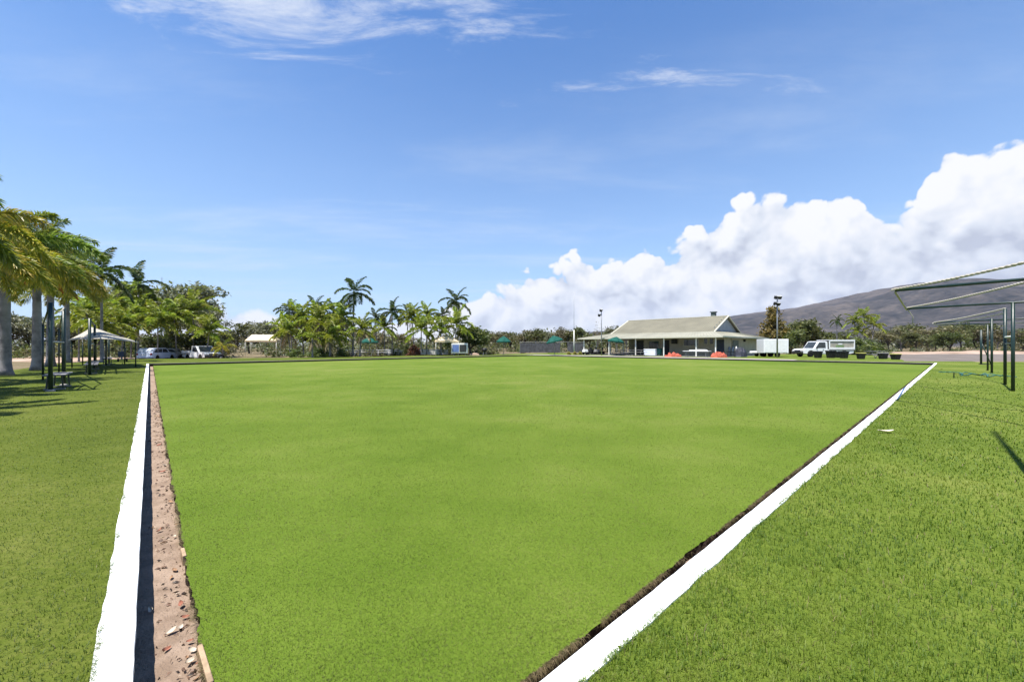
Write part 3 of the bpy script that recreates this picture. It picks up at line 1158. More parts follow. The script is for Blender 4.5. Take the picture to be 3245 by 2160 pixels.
tree_px('round', 'dense green tree filling the back of the middle palm clump', 1035, 60, 985, 210, 6, z=-.1)
for i, (x, Y, yt, w, lb) in enumerate(((935, 47, 1100, 42, 'dark round bush at the left foot of the middle palm clump'), (1083, 48, 1100, 36, 'dark bush at the foot of the tallest palm'), (1010, 49, 1095, 60, 'grey green bush under the pale dry palm'))):
    tree_px('bush', lb, x, Y, yt, w, 60 + i, z=Z_LAWN, cat='bush', name='bush')

rp = 'palms of the right hand clump before the cream tent'
for i, (x, Y, yc, s, k, d, lb) in enumerate(((1195, 62, 1008, .75, 'coconut', 2, 'thin palm left end of the second palm clump, over the green umbrella'), (1243, 60, 988, .9, 'coconut', 3, 'upright dark palm, highest of the thin trunks in the second clump'),
                                         (1288, 61, 1000, .8, 'coconut', 3, 'dark palm right of the upright one in the second clump'), (1312, 59, 1005, .9, 'bright', 2, 'lime palm in the middle of the second clump'),
                                         (1352, 60, 1000, .9, 'bright', 2, 'lime palm with a small flat crown in the second clump'), (1396, 61, 998, .75, 'coconut', 1, 'dark palm just left of the palm with the open round crown'),
                                         (1452, 62, 955, 1.08, 'coconut', 0, 'palm with an open round crown standing highest in the second clump'), (1335, 56, 1045, 1.0, 'bright', 1, 'low spiky green palm left of the cream tent'),
                                         (1440, 57, 1030, 1.1, 'bright', 1, 'broad yellow green palm right above the cream tent'), (1400, 56, 1040, .9, 'bright', 0, 'leaning lime palm behind the cream tent peak'),
                                         (1218, 60, 1040, .9, 'bright', 3, 'low golden palm beside the left green umbrella'))):
    palm(lb, PY(x, Y, Z_LAWN), max(.8, ZY(yc, Y)), k, 13 if i == 6 else 14, s * (1.2 if k == 'bright' else 1.0), 550 + i, .085, ((i % 3 - 1) * .3, 0), group=rp, dead=d, shaft=False)
tree_px('round', 'dark rounded tree at the right end of the second palm clump', 1490, 60, 1018, 140, 7, z=-.1)
tree_px('redbush', 'rust red ball shaped bush before the low white wall', 1315, 57, 1092, 40, 8, z=Z_LAWN, cat='bush', name='bush')
tree_px('bush', 'small green bush left of the rust red bush', 1290, 58, 1086, 26, 9, z=Z_LAWN, cat='bush', name='bush')
for i, x in enumerate((1803, 1822, 1838)):
    tree_px('goldbush', 'tiny yellowish plant in a row of three beside the white flagpole', x, 60, 1113, 13, 70 + i, z=Z_LAWN, cat='plant', name='plant', group='plants beside the flagpole')

# distant tree line, left to right
rnd = random.Random(77)
line = []
for x, yt, w, Y in ((700, 1045, 70, 95), (745, 1050, 80, 110), (790, 1022, 80, 90), (845, 1012, 90, 88), (890, 1020, 80, 92), (1160, 1030, 80, 100), (1200, 1050, 70, 105), (1270, 1050, 80, 110), (1530, 1052, 70, 120),
                    (1575, 1045, 60, 118), (1620, 1050, 70, 125), (1665, 1040, 60, 120), (1700, 1042, 60, 118), (1745, 1048, 60, 126), (1775, 1032, 48, 108), (1845, 1035, 50, 115), (1868, 1042, 60, 118), (1800, 1046, 60, 125),
                    (1955, 1028, 60, 100), (1985, 1020, 50, 98), (1925, 1046, 60, 108)):
    line.append((x, yt, w, Y))
for i, (x, yt, w, Y) in enumerate(line):
    k = ('olive', 'brown', 'olive2', 'gum2', 'brown2')[i % 5] if x < 900 or x > 1500 else ('gum2', 'brown')[i % 2]
    tree_px(k, 'hazy scrub tree in the distant tree line across the middle of the photo', x, Y, yt, w * 1.25, 100 + i, group='distant tree line across the middle')
tree_px('dead', 'leafless grey tree behind the left floodlight pole', 1890, 95, 1016, 60, 9)
for i in range(17):
    x = 2790 + i * 37 + rnd.uniform(-12, 12)
    Y = rnd.uniform(118, 165)
    k = ('brown', 'olive', 'brown2', 'olive2')[i % 4]
    tree_px(k, 'dry scrub tree in the line beyond the car park on the right', int(x), Y, rnd.uniform(1022, 1058), rnd.uniform(60, 110), 140 + i, group='dry scrub beyond the car park')
tree_px('round', 'dark low tree beyond the car park below the lower shade frame', 3010, 100, 1040, 80, 161)
tree_px('olive', 'umbrella shaped green tree on the sand beyond the car park', 2905, 112, 1052, 75, 162)
tree_px('conifer', 'rusty brown conifer behind the right floodlight pole', 2450, 78, 976, 150, 10)
tree_px('round', 'tall rounded green tree right of the rusty conifer', 2555, 80, 996, 130, 11)
tree_px('round', 'green tree between the conifer and the white pickup', 2505, 76, 1030, 120, 12)
tree_px('olive', 'low olive tree behind the white pickup canopy', 2640, 82, 1050, 110, 13)
tree_px('bush', 'green bush at the tail of the white pickup', 2735, 66, 1060, 85, 14, cat='bush', name='bush')
tree_px('bush', 'low green bush right of the palms by the car park', 2775, 70, 1075, 60, 15, cat='bush', name='bush')
for i, (x, yc, s, k, lb) in enumerate(((2745, 1003, 1.0, 'bright', 'palm with the highest pale green crown right of the white pickup'), (2708, 1016, .9, 'bright', 'palm with a small crown left of the pale green one'),
                                       (2762, 1030, 1.0, 'bright', 'lower palm leaning right behind the bins'), (2722, 1048, .9, 'bright', 'low bright palm behind the rear of the white pickup'), (2652, 1016, .55, 'coconut', 'tiny slim palm above the pickup canopy'))):
    palm(lb, PY(x, 74, Z_LOW), ZY(yc, 74) - Z_LOW, k, 11, s, 600 + i, .09, ((i % 3 - 1) * .4, 0), group='palms right of the white pickup', shaft=False)


def far_wood():
    """the wood beyond everything, read as one mass"""
    rnd = np.random.default_rng(9)
    V, C = [], []
    for i in range(420):
        az = rnd.uniform(R(-60), R(62))
        Yd = rnd.uniform(150, 330)
        c = np.array([math.tan(az) * Yd, Yd, Z_LOW])
        h = rnd.uniform(5, 9.5) * (1.0 if az < .5 else .9)
        w = h * rnd.uniform(.8, 1.5)
        n = 150
        th, ph = rnd.uniform(0, 6.283, n), rnd.random(n)
        r = np.sqrt(rnd.random(n)) * w / 2
        z = h * (.12 + .88 * ph * (1 - (2 * r / w) ** 2 * .6))
        ctr = np.stack([c[0] + r * np.cos(th), c[1] + r * np.sin(th), c[2] + z], 1)
        u = rnd.normal(0, 1, (n, 3))
        u /= np.linalg.norm(u, axis=1)[:, None]
        wv = np.cross(u, rnd.normal(0, 1, (n, 3)))
        wv /= np.linalg.norm(wv, axis=1)[:, None]
        L = rnd.uniform(.35, .75, (n, 1))
        V.append(np.stack([ctr - u * L, ctr + wv * L * .6, ctr + u * L, ctr - wv * L * .6], 1).reshape(-1, 3))
        pal = (OLIVE_P, BROWN_P, GUM_P)[rnd.integers(0, 3)]
        g = np.clip(rnd.random() * .5 + rnd.random(n) * .5, 0, 1)[:, None]
        cc = np.where(g < .5, np.array(pal[0]) * (1 - 2 * g) + np.array(pal[1]) * 2 * g, np.array(pal[1]) * (2 - 2 * g) + np.array(pal[2]) * (2 * g - 1))
        C.append(np.repeat(cc, 4, 0))
    V, C = np.concatenate(V), np.concatenate(C)
    o = link('far_woodland', np_mesh('far_woodland', V, np.arange(len(V)).reshape(-1, 4), C), M_LEAF)
    tag(o, 'dry brown green woodland massed along the horizon', 'woodland', kind='stuff')


far_wood()


def undergrowth():
    """uncountable low scrub, saplings and dry stems under and between the trees"""
    rnd = np.random.default_rng(19)
    V, C = [], []
    for i in range(700):
        side = rnd.random()
        if side < .42:
            x0, Yd = rnd.uniform(-150, 720), rnd.uniform(50, 85)
        elif side < .66:
            x0, Yd = rnd.uniform(860, 1560), rnd.uniform(61, 80)
        elif side < .82:
            x0, Yd = rnd.uniform(680, 2000), rnd.uniform(90, 135)
        else:
            x0, Yd = rnd.uniform(2380, 3500), rnd.uniform(84, 140)
        if x0 > 2780 and Yd < 95:
            Yd += 14
        c = np.array([(x0 - CX) / FPX * Yd, Yd, Z_LOW])
        h = rnd.uniform(.8, 3.6) if x0 < 1600 else rnd.uniform(.5, 2.4)
        w = h * rnd.uniform(.7, 1.8)
        n = 90
        th = rnd.uniform(0, 6.283, n)
        r = np.sqrt(rnd.random(n)) * w / 2
        z = h * rnd.random(n) * (1 - (2 * r / w) ** 2 * .7)
        ctr = np.stack([c[0] + r * np.cos(th), c[1] + r * np.sin(th), c[2] + z], 1)
        u = rnd.normal(0, 1, (n, 3)) + np.array([0, 0, .6])
        u /= np.linalg.norm(u, axis=1)[:, None]
        wv = np.cross(u, rnd.normal(0, 1, (n, 3)))
        wv /= np.linalg.norm(wv, axis=1)[:, None]
        L = rnd.uniform(.10, .34, (n, 1))
        W = L * rnd.uniform(.2, .55, (n, 1))
        V.append(np.stack([ctr - u * L, ctr + wv * W, ctr + u * L, ctr - wv * W], 1).reshape(-1, 3))
        pal = (OLIVE_P, BROWN_P, BUSH_P, GUM_P, BROWN_P)[rnd.integers(0, 5)]
        g = np.clip(rnd.random() * .5 + rnd.random(n) * .5, 0, 1)[:, None]
        cc = np.where(g < .5, np.array(pal[0]) * (1 - 2 * g) + np.array(pal[1]) * 2 * g, np.array(pal[1]) * (2 - 2 * g) + np.array(pal[2]) * (2 * g - 1))
        C.append(np.repeat(cc, 4, 0))
    V, C = np.concatenate(V), np.concatenate(C)
    o = link('undergrowth', np_mesh('undergrowth', V, np.arange(len(V)).reshape(-1, 4), C), M_LEAF)
    tag(o, 'mixed brown and green undergrowth below the trees', 'undergrowth', kind='stuff')


undergrowth()

# ------------------------------------------------------------------ clubhouse
M_ROOF = mat('pale olive roof sheeting', (0.205, 0.192, 0.138), 0.7, 0.07, 0.5, 0.0, spec=0.3)
M_ROOF2 = mat('pale verandah roofing', (0.33, 0.32, 0.25), 0.7, 0.06, 0.5, 0.0, spec=0.3)
M_WALL = mat('cream wall', (0.52, 0.47, 0.36), 0.85, 0.06, 1.0, 0.15, 12, spec=0.2)
M_GABLE = mat('blue grey gable', (0.40, 0.44, 0.47), 0.8, 0.06, 1.0, spec=0.2)
M_TRIM = mat('cream trim', (0.66, 0.64, 0.52), 0.6, 0.04, 1.0, spec=0.3)
M_POST = mat('white post paint', (0.72, 0.71, 0.66), 0.55, 0.05, 1.0, spec=0.3)
M_GLASS = mat('window glass', (0.045, 0.055, 0.06), 0.08, 0.2, 1.0, spec=0.6)
M_NAVY = mat('navy door', (0.03, 0.045, 0.08), 0.5, 0.1, 1.0)
M_BLACK = mat('black plastic', (0.014, 0.014, 0.015), 0.55, 0.2, 3.0)
M_STEEL = mat('galvanised steel', (0.36, 0.37, 0.38), 0.45, 0.1, 3.0, metal=0.6)
M_DGREEN = mat('dark green enamel', (0.009, 0.030, 0.022), 0.4, 0.15, 4.0, 0.1, 30, spec=0.5)
M_VENT = mat('grey green flue', (0.10, 0.13, 0.12), 0.6, 0.1, 2.0)
M_ROPE = mat('pale rope', (0.55, 0.51, 0.42), 0.9, 0.12, 30, 0.5, 120, spec=0.1)
M_SHADE = mat('green shade cloth', (0.012, 0.095, 0.072), 0.8, 0.12, 2.0, spec=0.15)
M_CREAM = mat('cream canvas', (0.74, 0.60, 0.40), 0.85, 0.08, 2.0, spec=0.1)
M_GREYC = mat('grey canopy cloth', (0.46, 0.43, 0.36), 0.85, 0.1, 2.0, spec=0.1)
M_CARW = mat('white car paint', (0.78, 0.78, 0.79), 0.25, 0.02, 1.0, spec=0.5, coat=0.4)
M_TYRE = mat('tyre rubber', (0.016, 0.016, 0.017), 0.85, 0.15, 5.0, spec=0.2)
M_RIM = mat('wheel rim', (0.42, 0.43, 0.44), 0.35, 0.1, 3.0, metal=0.7)
M_LAMP = mat('lamp glass', (0.55, 0.55, 0.52), 0.15, 0.1, 4.0, spec=0.6)
M_REDL = mat('red tail lamp', (0.30, 0.015, 0.012), 0.25, 0.1, 4.0, spec=0.5)
M_ORANGE = mat('orange barrier mesh', (0.46, 0.11, 0.07), 0.85, 0.15, 5.0, spec=0.2)
M_TEAL = mat('teal hose plastic', (0.018, 0.15, 0.12), 0.5, 0.2, 6.0, spec=0.4)
M_WTABLE = mat('white plastic', (0.74, 0.74, 0.73), 0.45, 0.04, 3.0)
M_FREEZ = mat('white enamel', (0.66, 0.70, 0.80), 0.35, 0.03, 2.0)
M_GREYW = mat('weathered grey timber', (0.26, 0.25, 0.25), 0.85, 0.15, 6.0, 0.3, 40)
M_SHADEF = mat('grey shade cloth fence', (0.115, 0.12, 0.125), 0.9, 0.15, 1.5, spec=0.1)
M_BLUEP = mat('blue panel', (0.16, 0.25, 0.55), 0.5, 0.1, 2.0)
M_GSIGN = mat('green sign vinyl', (0.24, 0.36, 0.14), 0.5, 0.15, 2.0)

HC = Vector((24.0, 47.0, 0.0))
HANG = math.atan2(0.72, -0.69)
house = thing('clubhouse', 'low cream clubhouse with pale olive gabled roof and wraparound verandah', 'clubhouse', HC, HANG)


def hp(u, v, z):
    return (u, -v, z)


def hpart(name, m, fn, parent=None, **kw):
    mb_ = MB()
    fn(mb_)
    return mb_.build(name, m, parent or house, **kw)


def hbox(mb_, u0, u1, v0, v1, z0, z1):
    mb_.box(((u0 + u1) / 2, -(v0 + v1) / 2, (z0 + z1) / 2), (u1 - u0, v1 - v0, z1 - z0))


hpart('floor_slab', M_CONC, lambda m: hbox(m, -.9, 20.3, -.4, 19.3, -.35, .035))
# walls
hpart('wall', M_WALL, lambda m: hbox(m, .5, 12.6, 4.0, 17.2, .036, 2.6))
hpart('wall', M_WALL, lambda m: hbox(m, 12.6, 16.3, 8.5, 14.2, .036, 2.95))


def ribbed(m, a, b, c, d, rib=0.30, th=0.045):
    """sheeted roof slope: a-b eave, d-c top; raised ribs run from eave to top"""
    a, b, c, d = (Vector(hp(*p)) for p in (a, b, c, d))
    nrm = (b - a).cross(d - a).normalized()
    if nrm.z < 0:
        nrm = -nrm
    n_ = max(1, int((b - a).length / rib))
    cols = []
    for k in range(n_ + 1):
        t = k / n_
        for dt, hh_ in ((-.12, 0), (-.06, .028), (.06, .028), (.12, 0)):
            tt = min(1, max(0, t + dt / n_))
            cols.append((a.lerp(b, tt) + nrm * hh_, d.lerp(c, tt) + nrm * hh_))
    vs, fs = [], []
    for lo, hi in cols:
        vs += [lo, hi]
    for k in range(len(cols) - 1):
        fs.append((2 * k, 2 * k + 2, 2 * k + 3, 2 * k + 1))
    o_ = len(vs)
    vs += [p - nrm * th for p in (a, b, c, d)]
    fs.append((o_ + 3, o_ + 2, o_ + 1, o_))
    m.add(vs, fs)


U0, U1, V0, V1, ZB, ZR, ZE = 2.07, 16.3, 4.0, 13.85, 3.22, 5.36, 2.47
VM = (V0 + V1) / 2
rf = hpart('roof', M_ROOF, lambda m: (ribbed(m, (U0 - .45, V0 - .25, ZB - .09), (U1 + .35, V0 - .25, ZB - .09), (U1 + .35, VM, ZR), (U0 - .45, VM, ZR)),
                                      ribbed(m, (U1 + .35, V1 + .25, ZB - .09), (U0 - .45, V1 + .25, ZB - .09), (U0 - .45, VM, ZR), (U1 + .35, VM, ZR))))
hpart('ridge_cap', M_ROOF2, lambda m: m.tube([hp(U0 - .47, VM, ZR + .01), hp(U1 + .37, VM, ZR + .01)], .09, 8), rf)
for us in (U0 - .47, U1 + .37):
    hpart('barge_board', M_TRIM, lambda m: (m.tube([hp(us, V0 - .3, ZB - .12), hp(us, VM, ZR + .0)], .085, 6), m.tube([hp(us, V1 + .3, ZB - .12), hp(us, VM, ZR + .0)], .085, 6)), rf)
hpart('verandah_roof', M_ROOF2, lambda m: (ribbed(m, (-.6, 0, ZE), (20, 0, ZE), (U1 + .3, V0 + .2, ZB), (U0 - .3, V0 + .2, ZB), .4),
                                           ribbed(m, (-.6, 19, ZE), (-.6, 0, ZE), (U0 - .3, V0 + .2, ZB), (U0 - .3, V1 - .2, ZB), .4),
                                           ribbed(m, (20, 19, ZE), (-.6, 19, ZE), (U0 - .3, V1 - .2, ZB), (U1 + .3, V1 - .2, ZB), .4),
                                           ribbed(m, (20, 0, ZE), (20, 19, ZE), (U1 + .3, V1 - .2, ZB), (U1 + .3, V0 + .2, ZB), .4)))


def tri(m, u, th=.1):
    vs = [hp(u - th / 2, V0, ZB - .35), hp(u - th / 2, V1, ZB - .35), hp(u - th / 2, V1, ZB - .03), hp(u - th / 2, VM, ZR - .06), hp(u - th / 2, V0, ZB - .03)]
    vs += [(x + th, y, z) for x, y, z in vs]
    fs = [(0, 1, 2, 3, 4), (9, 8, 7, 6, 5)] + [(i, i + 5, (i + 1) % 5 + 5, (i + 1) % 5) for i in range(5)]
    m.add(vs, fs)


gb_ = hpart('gable', M_GABLE, lambda m: tri(m, U0))
hpart('gable', M_GABLE, lambda m: tri(m, U1))
for k in range(5):
    zz_ = ZB + .25 + k * .36
    half = (ZR - zz_) / (ZR - ZB) * (VM - V0) - .25
    hpart('cladding_board', M_GABLE, lambda m: hbox(m, U0 - .085, U0 - .052, VM - half, VM + half, zz_, zz_ + .30), gb_)
for v0_, v1_, u0_, u1_ in ((-.1, .0, -.7, 20.1), (19.0, 19.1, -.7, 20.1)):
    hpart('gutter', M_TRIM, lambda m: hbox(m, u0_, u1_, v0_, v1_, ZE - .15, ZE + .02))
for u0_, u1_ in ((-.7, -.6), (20.0, 20.1)):
    hpart('gutter', M_TRIM, lambda m: hbox(m, u0_, u1_, .002, 18.998, ZE - .15, ZE + .02))
for u in (.25, 2.5, 6.6, 10.6, 14.8, 19.2):
    hpart('post', M_POST, lambda m: hbox(m, u - .06, u + .06, .3, .42, .036, ZE - .05))
for v in (4.2, 8.2, 12.2, 15.6):
    hpart('post', M_POST, lambda m: hbox(m, 19.5, 19.62, v - .06, v + .06, .036, ZE - .05))
hpart('verandah_beam', M_TRIM, lambda m: hbox(m, .1, 19.7, .28, .44, ZE - .2, ZE - .052))


def window(u0, u1, z0, z1, panes=2, v=4.0):
    f = hpart('window', M_TRIM, lambda m: (hbox(m, u0, u1, v - .06, v + .02, z0, z0 + .06), hbox(m, u0, u1, v - .06, v + .02, z1 - .06, z1),
                                           hbox(m, u0, u0 + .06, v - .06, v + .02, z0 + .06, z1 - .06), hbox(m, u1 - .06, u1, v - .06, v + .02, z0 + .06, z1 - .06)))
    w_ = (u1 - u0 - .12) / panes
    for k in range(panes):
        hpart('pane', M_GLASS, lambda m: hbox(m, u0 + .06 + k * w_ + .012, u0 + .06 + (k + 1) * w_ - .012, v - .03, v - .012, z0 + .06, z1 - .06), f)


def door(u, w, m_, v=4.0):
    d_ = hpart('door', m_, lambda m: hbox(m, u - w / 2, u + w / 2, v - .05, v + .02, .037, 2.1))
    hpart('handle', M_STEEL, lambda m: m.tube([hp(u + w * .35, v - .10, 1.0), hp(u + w * .35, v - .10, 1.12)], .018, 6), d_)


window(1.75, 2.3, 1.5, 2.3, 1)
window(2.45, 3.0, 1.5, 2.3, 1)
window(3.6, 5.6, 1.3, 2.2, 3)
window(9.0, 10.6, .9, 2.05, 2)
door(.95, .85, M_NAVY)
door(8.0, .9, M_BLACK)
door(11.9, 1.1, M_BLACK)
hpart('air_conditioner', M_BLACK, lambda m: hbox(m, 6.4, 7.1, 3.6, 3.99, 1.6, 2.2), bevel=.02)
hpart('wall', M_WALL, lambda m: hbox(m, .42, .498, 6.5, 9.0, .04, 2.3))
hpart('roller_door', M_VENT, lambda m: [hbox(m, .33, .418 - (k % 2) * .02, 6.7, 8.8, .05 + k * .2, .05 + k * .2 + .19) for k in range(10)])
hpart('flue', M_VENT, lambda m: (hbox(m, 3.4, 3.95, VM + .15, VM + .7, ZR - .3, ZR + .62), hbox(m, 3.3, 4.05, VM + .05, VM + .8, ZR + .62, ZR + .74)))
hpart('wall_lamp', M_BLACK, lambda m: hbox(m, .25, .49, 11.3, 11.6, 1.9, 2.2), bevel=.02)

# ------------------------------------------------------------------ poles
def floodlight(label, base, h, heads, group='floodlight poles'):
    t = thing('floodlight_pole', label, 'floodlight', base, 0, group)
    MB().tube([(0, 0, -.3), (0, 0, h * .5), (0, 0, h)], [.085, .07, .05], 10).build('pole', M_STEEL, t, smooth=True)
    for (dx, dy, dz, ang) in heads:
        mb_ = MB()
        mb_.frustum((0, 0, 0), (.42, .30), (.30, .20), .34)
        o = mb_.build('lamp_head', M_BLACK, t, bevel=.02)
        o.location = (dx, dy, h + dz)
        o.rotation_euler = (R(205), 0, ang)
        mb_ = MB().box((0, 0, -.008), (.36, .25, .012))
        mb_.build('lens', M_LAMP, o)
        MB().tube([(0, 0, h + dz), (dx, dy, h + dz + .05)], .03, 6).build('arm', M_STEEL, t)
    return t


floodlight('tall floodlight pole with two pairs of lamps beside the white box trailer', P(2463, 1133, -.02), ZY(932, 44.6), ((-.16, -.1, -.12, .7), (.24, -.1, -.12, -.4), (-.26, -.1, -.82, .9), (.02, -.22, -.88, 0)))
floodlight('slim floodlight pole with two lamps at the left end of the clubhouse', PY(1906, 57.5, 0), ZY(977, 57.5), ((-.06, -.12, -.15, .4), (-.28, -.1, -.85, .8)))
SH = 1.0 / math.tan(SUN_EL)
fb = P(3150, 1365, 0) - Vector((-SUN_DIR.x, -SUN_DIR.y, 0)) * 9.5 * SH
t = thing('pole', 'thin pole out of view on the right whose shadow crosses the right lawn', 'pole', (fb.x, fb.y, 0))
MB().tube([(0, 0, -.3), (0, 0, 5), (0, 0, 9.5)], [.035, .032, .028], 8).build('shaft', M_STEEL, t, smooth=True)
MB().lathe([(.06, 0), (.06, .02), (.036, .06)], (0, 0, 0), 10).build('collar', M_STEEL, t)
t = thing('flagpole', 'slim white flagpole left of the clubhouse', 'flagpole', PY(1819, 66, Z_LAWN))
MB().tube([(0, 0, -.2), (0, 0, ZY(1045, 66))], [.085, .075], 10).build('lower_pole', M_POST, t, smooth=True)
MB().tube([(0, 0, ZY(1046, 66)), (0, 0, ZY(920, 66))], [.028, .014], 8).build('upper_pole', M_STEEL, t, smooth=True)
MB().box((0.06, 0, 1.3), (.05, .05, .16)).build('cleat', M_STEEL, t)
t = thing('radio_mast', 'thin grey mast rising behind the widest gum tree', 'mast', PY(513, 80, Z_LOW))
MB().tube([(0, 0, -.2), (0, 0, ZY(872, 80))], [.09, .035], 6).build('mast', M_STEEL, t)
for k in range(3):
    MB().tube([(-.3, 0, ZY(878 + 8 * k, 80)), (.3, 0, ZY(878 + 8 * k, 80))], .02, 5).build('rung', M_STEEL, t)

# ------------------------------------------------------------------ shade frames
def bar(t, name, a, b, r, m, sag=0.0, n=8):
    a, b = Vector(a), Vector(b)
    if sag:
        pts = [a.lerp(b, k / 10) + Vector((0, 0, -sag * 4 * (k / 10) * (1 - k / 10))) for k in range(11)]
    else:
        pts = [a, b]
    return MB().tube(pts, r, n).build(name, m, t, smooth=True)


def twisted_rope(t, a, b, r, sag=.05):
    """two strands wound round each other"""
    a, b = Vector(a), Vector(b)
    d = (b - a)
    L = d.length
    dn = d.normalized()
    u = dn.cross(Vector((0, 0, 1))).normalized()
    w = dn.cross(u)
    mb_ = MB()
    n_ = int(L / .05)
    for ph in (0, math.pi):
        pts = []
        for k in range(n_ + 1):
            s_ = k / n_
            q = ph + s_ * L * 2 * math.pi / .22
            pts.append(a.lerp(b, s_) + (u * math.cos(q) + w * math.sin(q)) * r * .38 + Vector((0, 0, -sag * 4 * s_ * (1 - s_))))
        mb_.tube(pts, r * .92, 5)
    return mb_.build('rope', M_ROPE, t, smooth=True)


HF = 2.55
eR = Vector((EDGE_R.x, EDGE_R.y, 0))
qR = Vector((EDGE_R.y, -EDGE_R.x, 0))
pA, pB = P(3210, 1238), P(3185, 1218)
tipN, tipF = P(2837, 920, HF), P(2873, 978, HF)
base = Vector((pA.x, pA.y, 0))
t = thing('pergola', 'nearest dark green pipe shade frame with pale ropes at the right edge', 'pergola', base, 0, 'pipe shade frames on the right bank')
L_ = lambda p, z=None: Vector((p.x - base.x, p.y - base.y, p.z if z is None else z))
bar(t, 'post', L_(pA, -.3), L_(pA, HF), .042, M_DGREEN)
qn = (Vector((pA.x, pA.y, 0)) - Vector((tipF.x, tipF.y, 0))).normalized()
bar(t, 'beam', L_(tipF, HF), L_(Vector((pA.x, pA.y, 0)) + qn * 2.3, HF + .02), .032, M_DGREEN)
pN = Vector((tipN.x, tipN.y, 0)) + qn * 2.25
bar(t, 'post', L_(pN, -.3), L_(pN, HF), .042, M_DGREEN)
bar(t, 'beam', L_(tipN, HF), L_(pN + qn * 2.3, HF + .02), .032, M_DGREEN)
bar(t, 'front_rail', L_(tipN, HF - .035), L_(tipF, HF - .035), .022, M_ROPE)
twisted_rope(t, L_(tipF, HF + .03), L_(pN, HF + .08), .022)
twisted_rope(t, L_(tipN, HF + .03), L_(pN - eR * 3.2, HF + .08), .022)
mb = MB()
rr = random.Random(4)
for k in range(9):          # the bundle of cord knotted at the corner and its loose end
    a = k * .7
    mb.tube([L_(tipN, HF + .02) + Vector((math.cos(a + j * .6), math.sin(a + j * .6), .3 * math.sin(a * 2 + j))) * .055 for j in range(9)], .016, 5)
mb.build('knot', M_ROPE, t, smooth=True)
mb = MB()
mb.tube([L_(tipF, HF), L_(tipF, HF - .1) + Vector((.1, 0, 0)), L_(tipF, HF - .28) + Vector((.22, 0, 0)), L_(tipF, HF - .5) + Vector((.20, 0, 0))], .014, 5)
mb.build('loose_cord', M_ROPE, t, smooth=True)
bar(t, 'cross_bar', L_(pA, 1.58), L_(pB, 1.60), .026, M_POST)
bar(t, 'cross_bar', L_(pA, 1.38), L_(pB, 1.38), .014, M_STEEL)

pC, pD, pE = P(3143, 1181), P(3130, 1173), P(3109, 1154)
tip2 = P(2960, 1022, HF)
base = Vector((pB.x, pB.y, 0))
t = thing('pergola', 'second dark green pipe shade frame, lower and farther, right bank', 'pergola', base, 0, 'pipe shade frames on the right bank')
bar(t, 'post', L_(pB, -.3), L_(pB, HF), .042, M_DGREEN)
bar(t, 'post', L_(pC, -.3), L_(pC, HF + .1), .045, M_DGREEN)
bar(t, 'post', L_(pD, -.3), L_(pD, HF - .1), .040, M_DGREEN)
q2 = (Vector((pC.x, pC.y, 0)) - Vector((tip2.x, tip2.y, 0))).normalized()
bar(t, 'beam', L_(tip2, HF), L_(Vector((pC.x, pC.y, 0)) + q2 * 2.4, HF + .02), .032, M_DGREEN)
bar(t, 'beam', L_(tip2, HF - .12), L_(Vector((pC.x, pC.y, 0)) + q2 * 2.0, HF - .2), .024, M_DGREEN)
twisted_rope(t, L_(tip2, HF + .02), L_(pB, HF + .02), .022)
twisted_rope(t, L_(tip2, HF - .12), L_(pB, HF - .13), .018)
mb = MB()
for k in range(6):
    a = k * .9
    mb.tube([L_(tip2, HF - .04) + Vector((math.cos(a + j * .6), math.sin(a + j * .6), .3 * math.sin(a * 2 + j))) * .06 for j in range(9)], .018, 5)
mb.build('knot', M_ROPE, t, smooth=True)
base = Vector((pE.x, pE.y, 0))
t = thing('pergola', 'farthest dark green shade post with a foot plate on the right lawn', 'pergola', base, 0, 'pipe shade frames on the right bank')
bar(t, 'post', (0, 0, -.3), (0, 0, HF - .1), .06, M_DGREEN)
bar(t, 'stay', (0, 0, 1.6), (.35, -.3, 0), .03, M_DGREEN)
MB().box((.15, -.1, .02), (.55, .3, .05)).build('foot_plate', M_BLACK, t)

# left bank: bench frames
def bench(label, a, b, group):
    a, b = Vector((a.x, a.y, 0)), Vector((b.x, b.y, 0))
    d = b - a
    t = thing('bench', label, 'bench', (a + b) / 2, math.atan2(d.y, d.x), group)
    L = d.length
    for k in range(3):
        MB().box((0, -.16 + k * .16, .43), (L * .98, .14, .035)).build('seat_slat', M_GREYW, t, bevel=.005)
    for s_ in (-1, 1):
        MB().tube([(s_ * L * .38, -.17, 0), (s_ * L * .38, -.14, .41)], .022, 6).build('leg', M_DGREEN, t)
        MB().tube([(s_ * L * .38, .17, 0), (s_ * L * .38, .14, .41)], .022, 6).build('leg', M_DGREEN, t)
        MB().box((s_ * L * .38, 0, .005), (.12, .44, .03)).build('foot', M_GREYW, t)
    return t


lp1, lp2, lp3, lp4 = P(160, 1239), P(202, 1220), P(136, 1203), P(187, 1182)
base = Vector((lp1.x, lp1.y, 0))
t = thing('pergola', 'nearest green pipe shade frame on the left lawn', 'pergola', base, 0, 'pipe shade frames on the left bank')
for p, r_ in ((lp1, .05), (lp2, .05), (lp3, .03), (lp4, .03)):
    bar(t, 'post', L_(p, -.3), L_(p, HF if r_ > .04 else 2.2), r_, M_DGREEN)
bar(t, 'cross_bar', L_(lp1, 1.42), L_(lp2, 1.42), .026, M_STEEL)
bar(t, 'cross_bar', L_(lp3, 1.5), L_(lp4, 1.5), .022, M_DGREEN)
bar(t, 'rail', L_(lp1, HF - .05), L_(lp3, 2.15), .026, M_DGREEN)
bar(t, 'rail', L_(lp2, HF - .05), L_(lp4, 2.15), .026, M_DGREEN)
bar(t, 'rope', L_(lp1, HF), L_(lp2, HF), .02, M_ROPE, sag=.18)
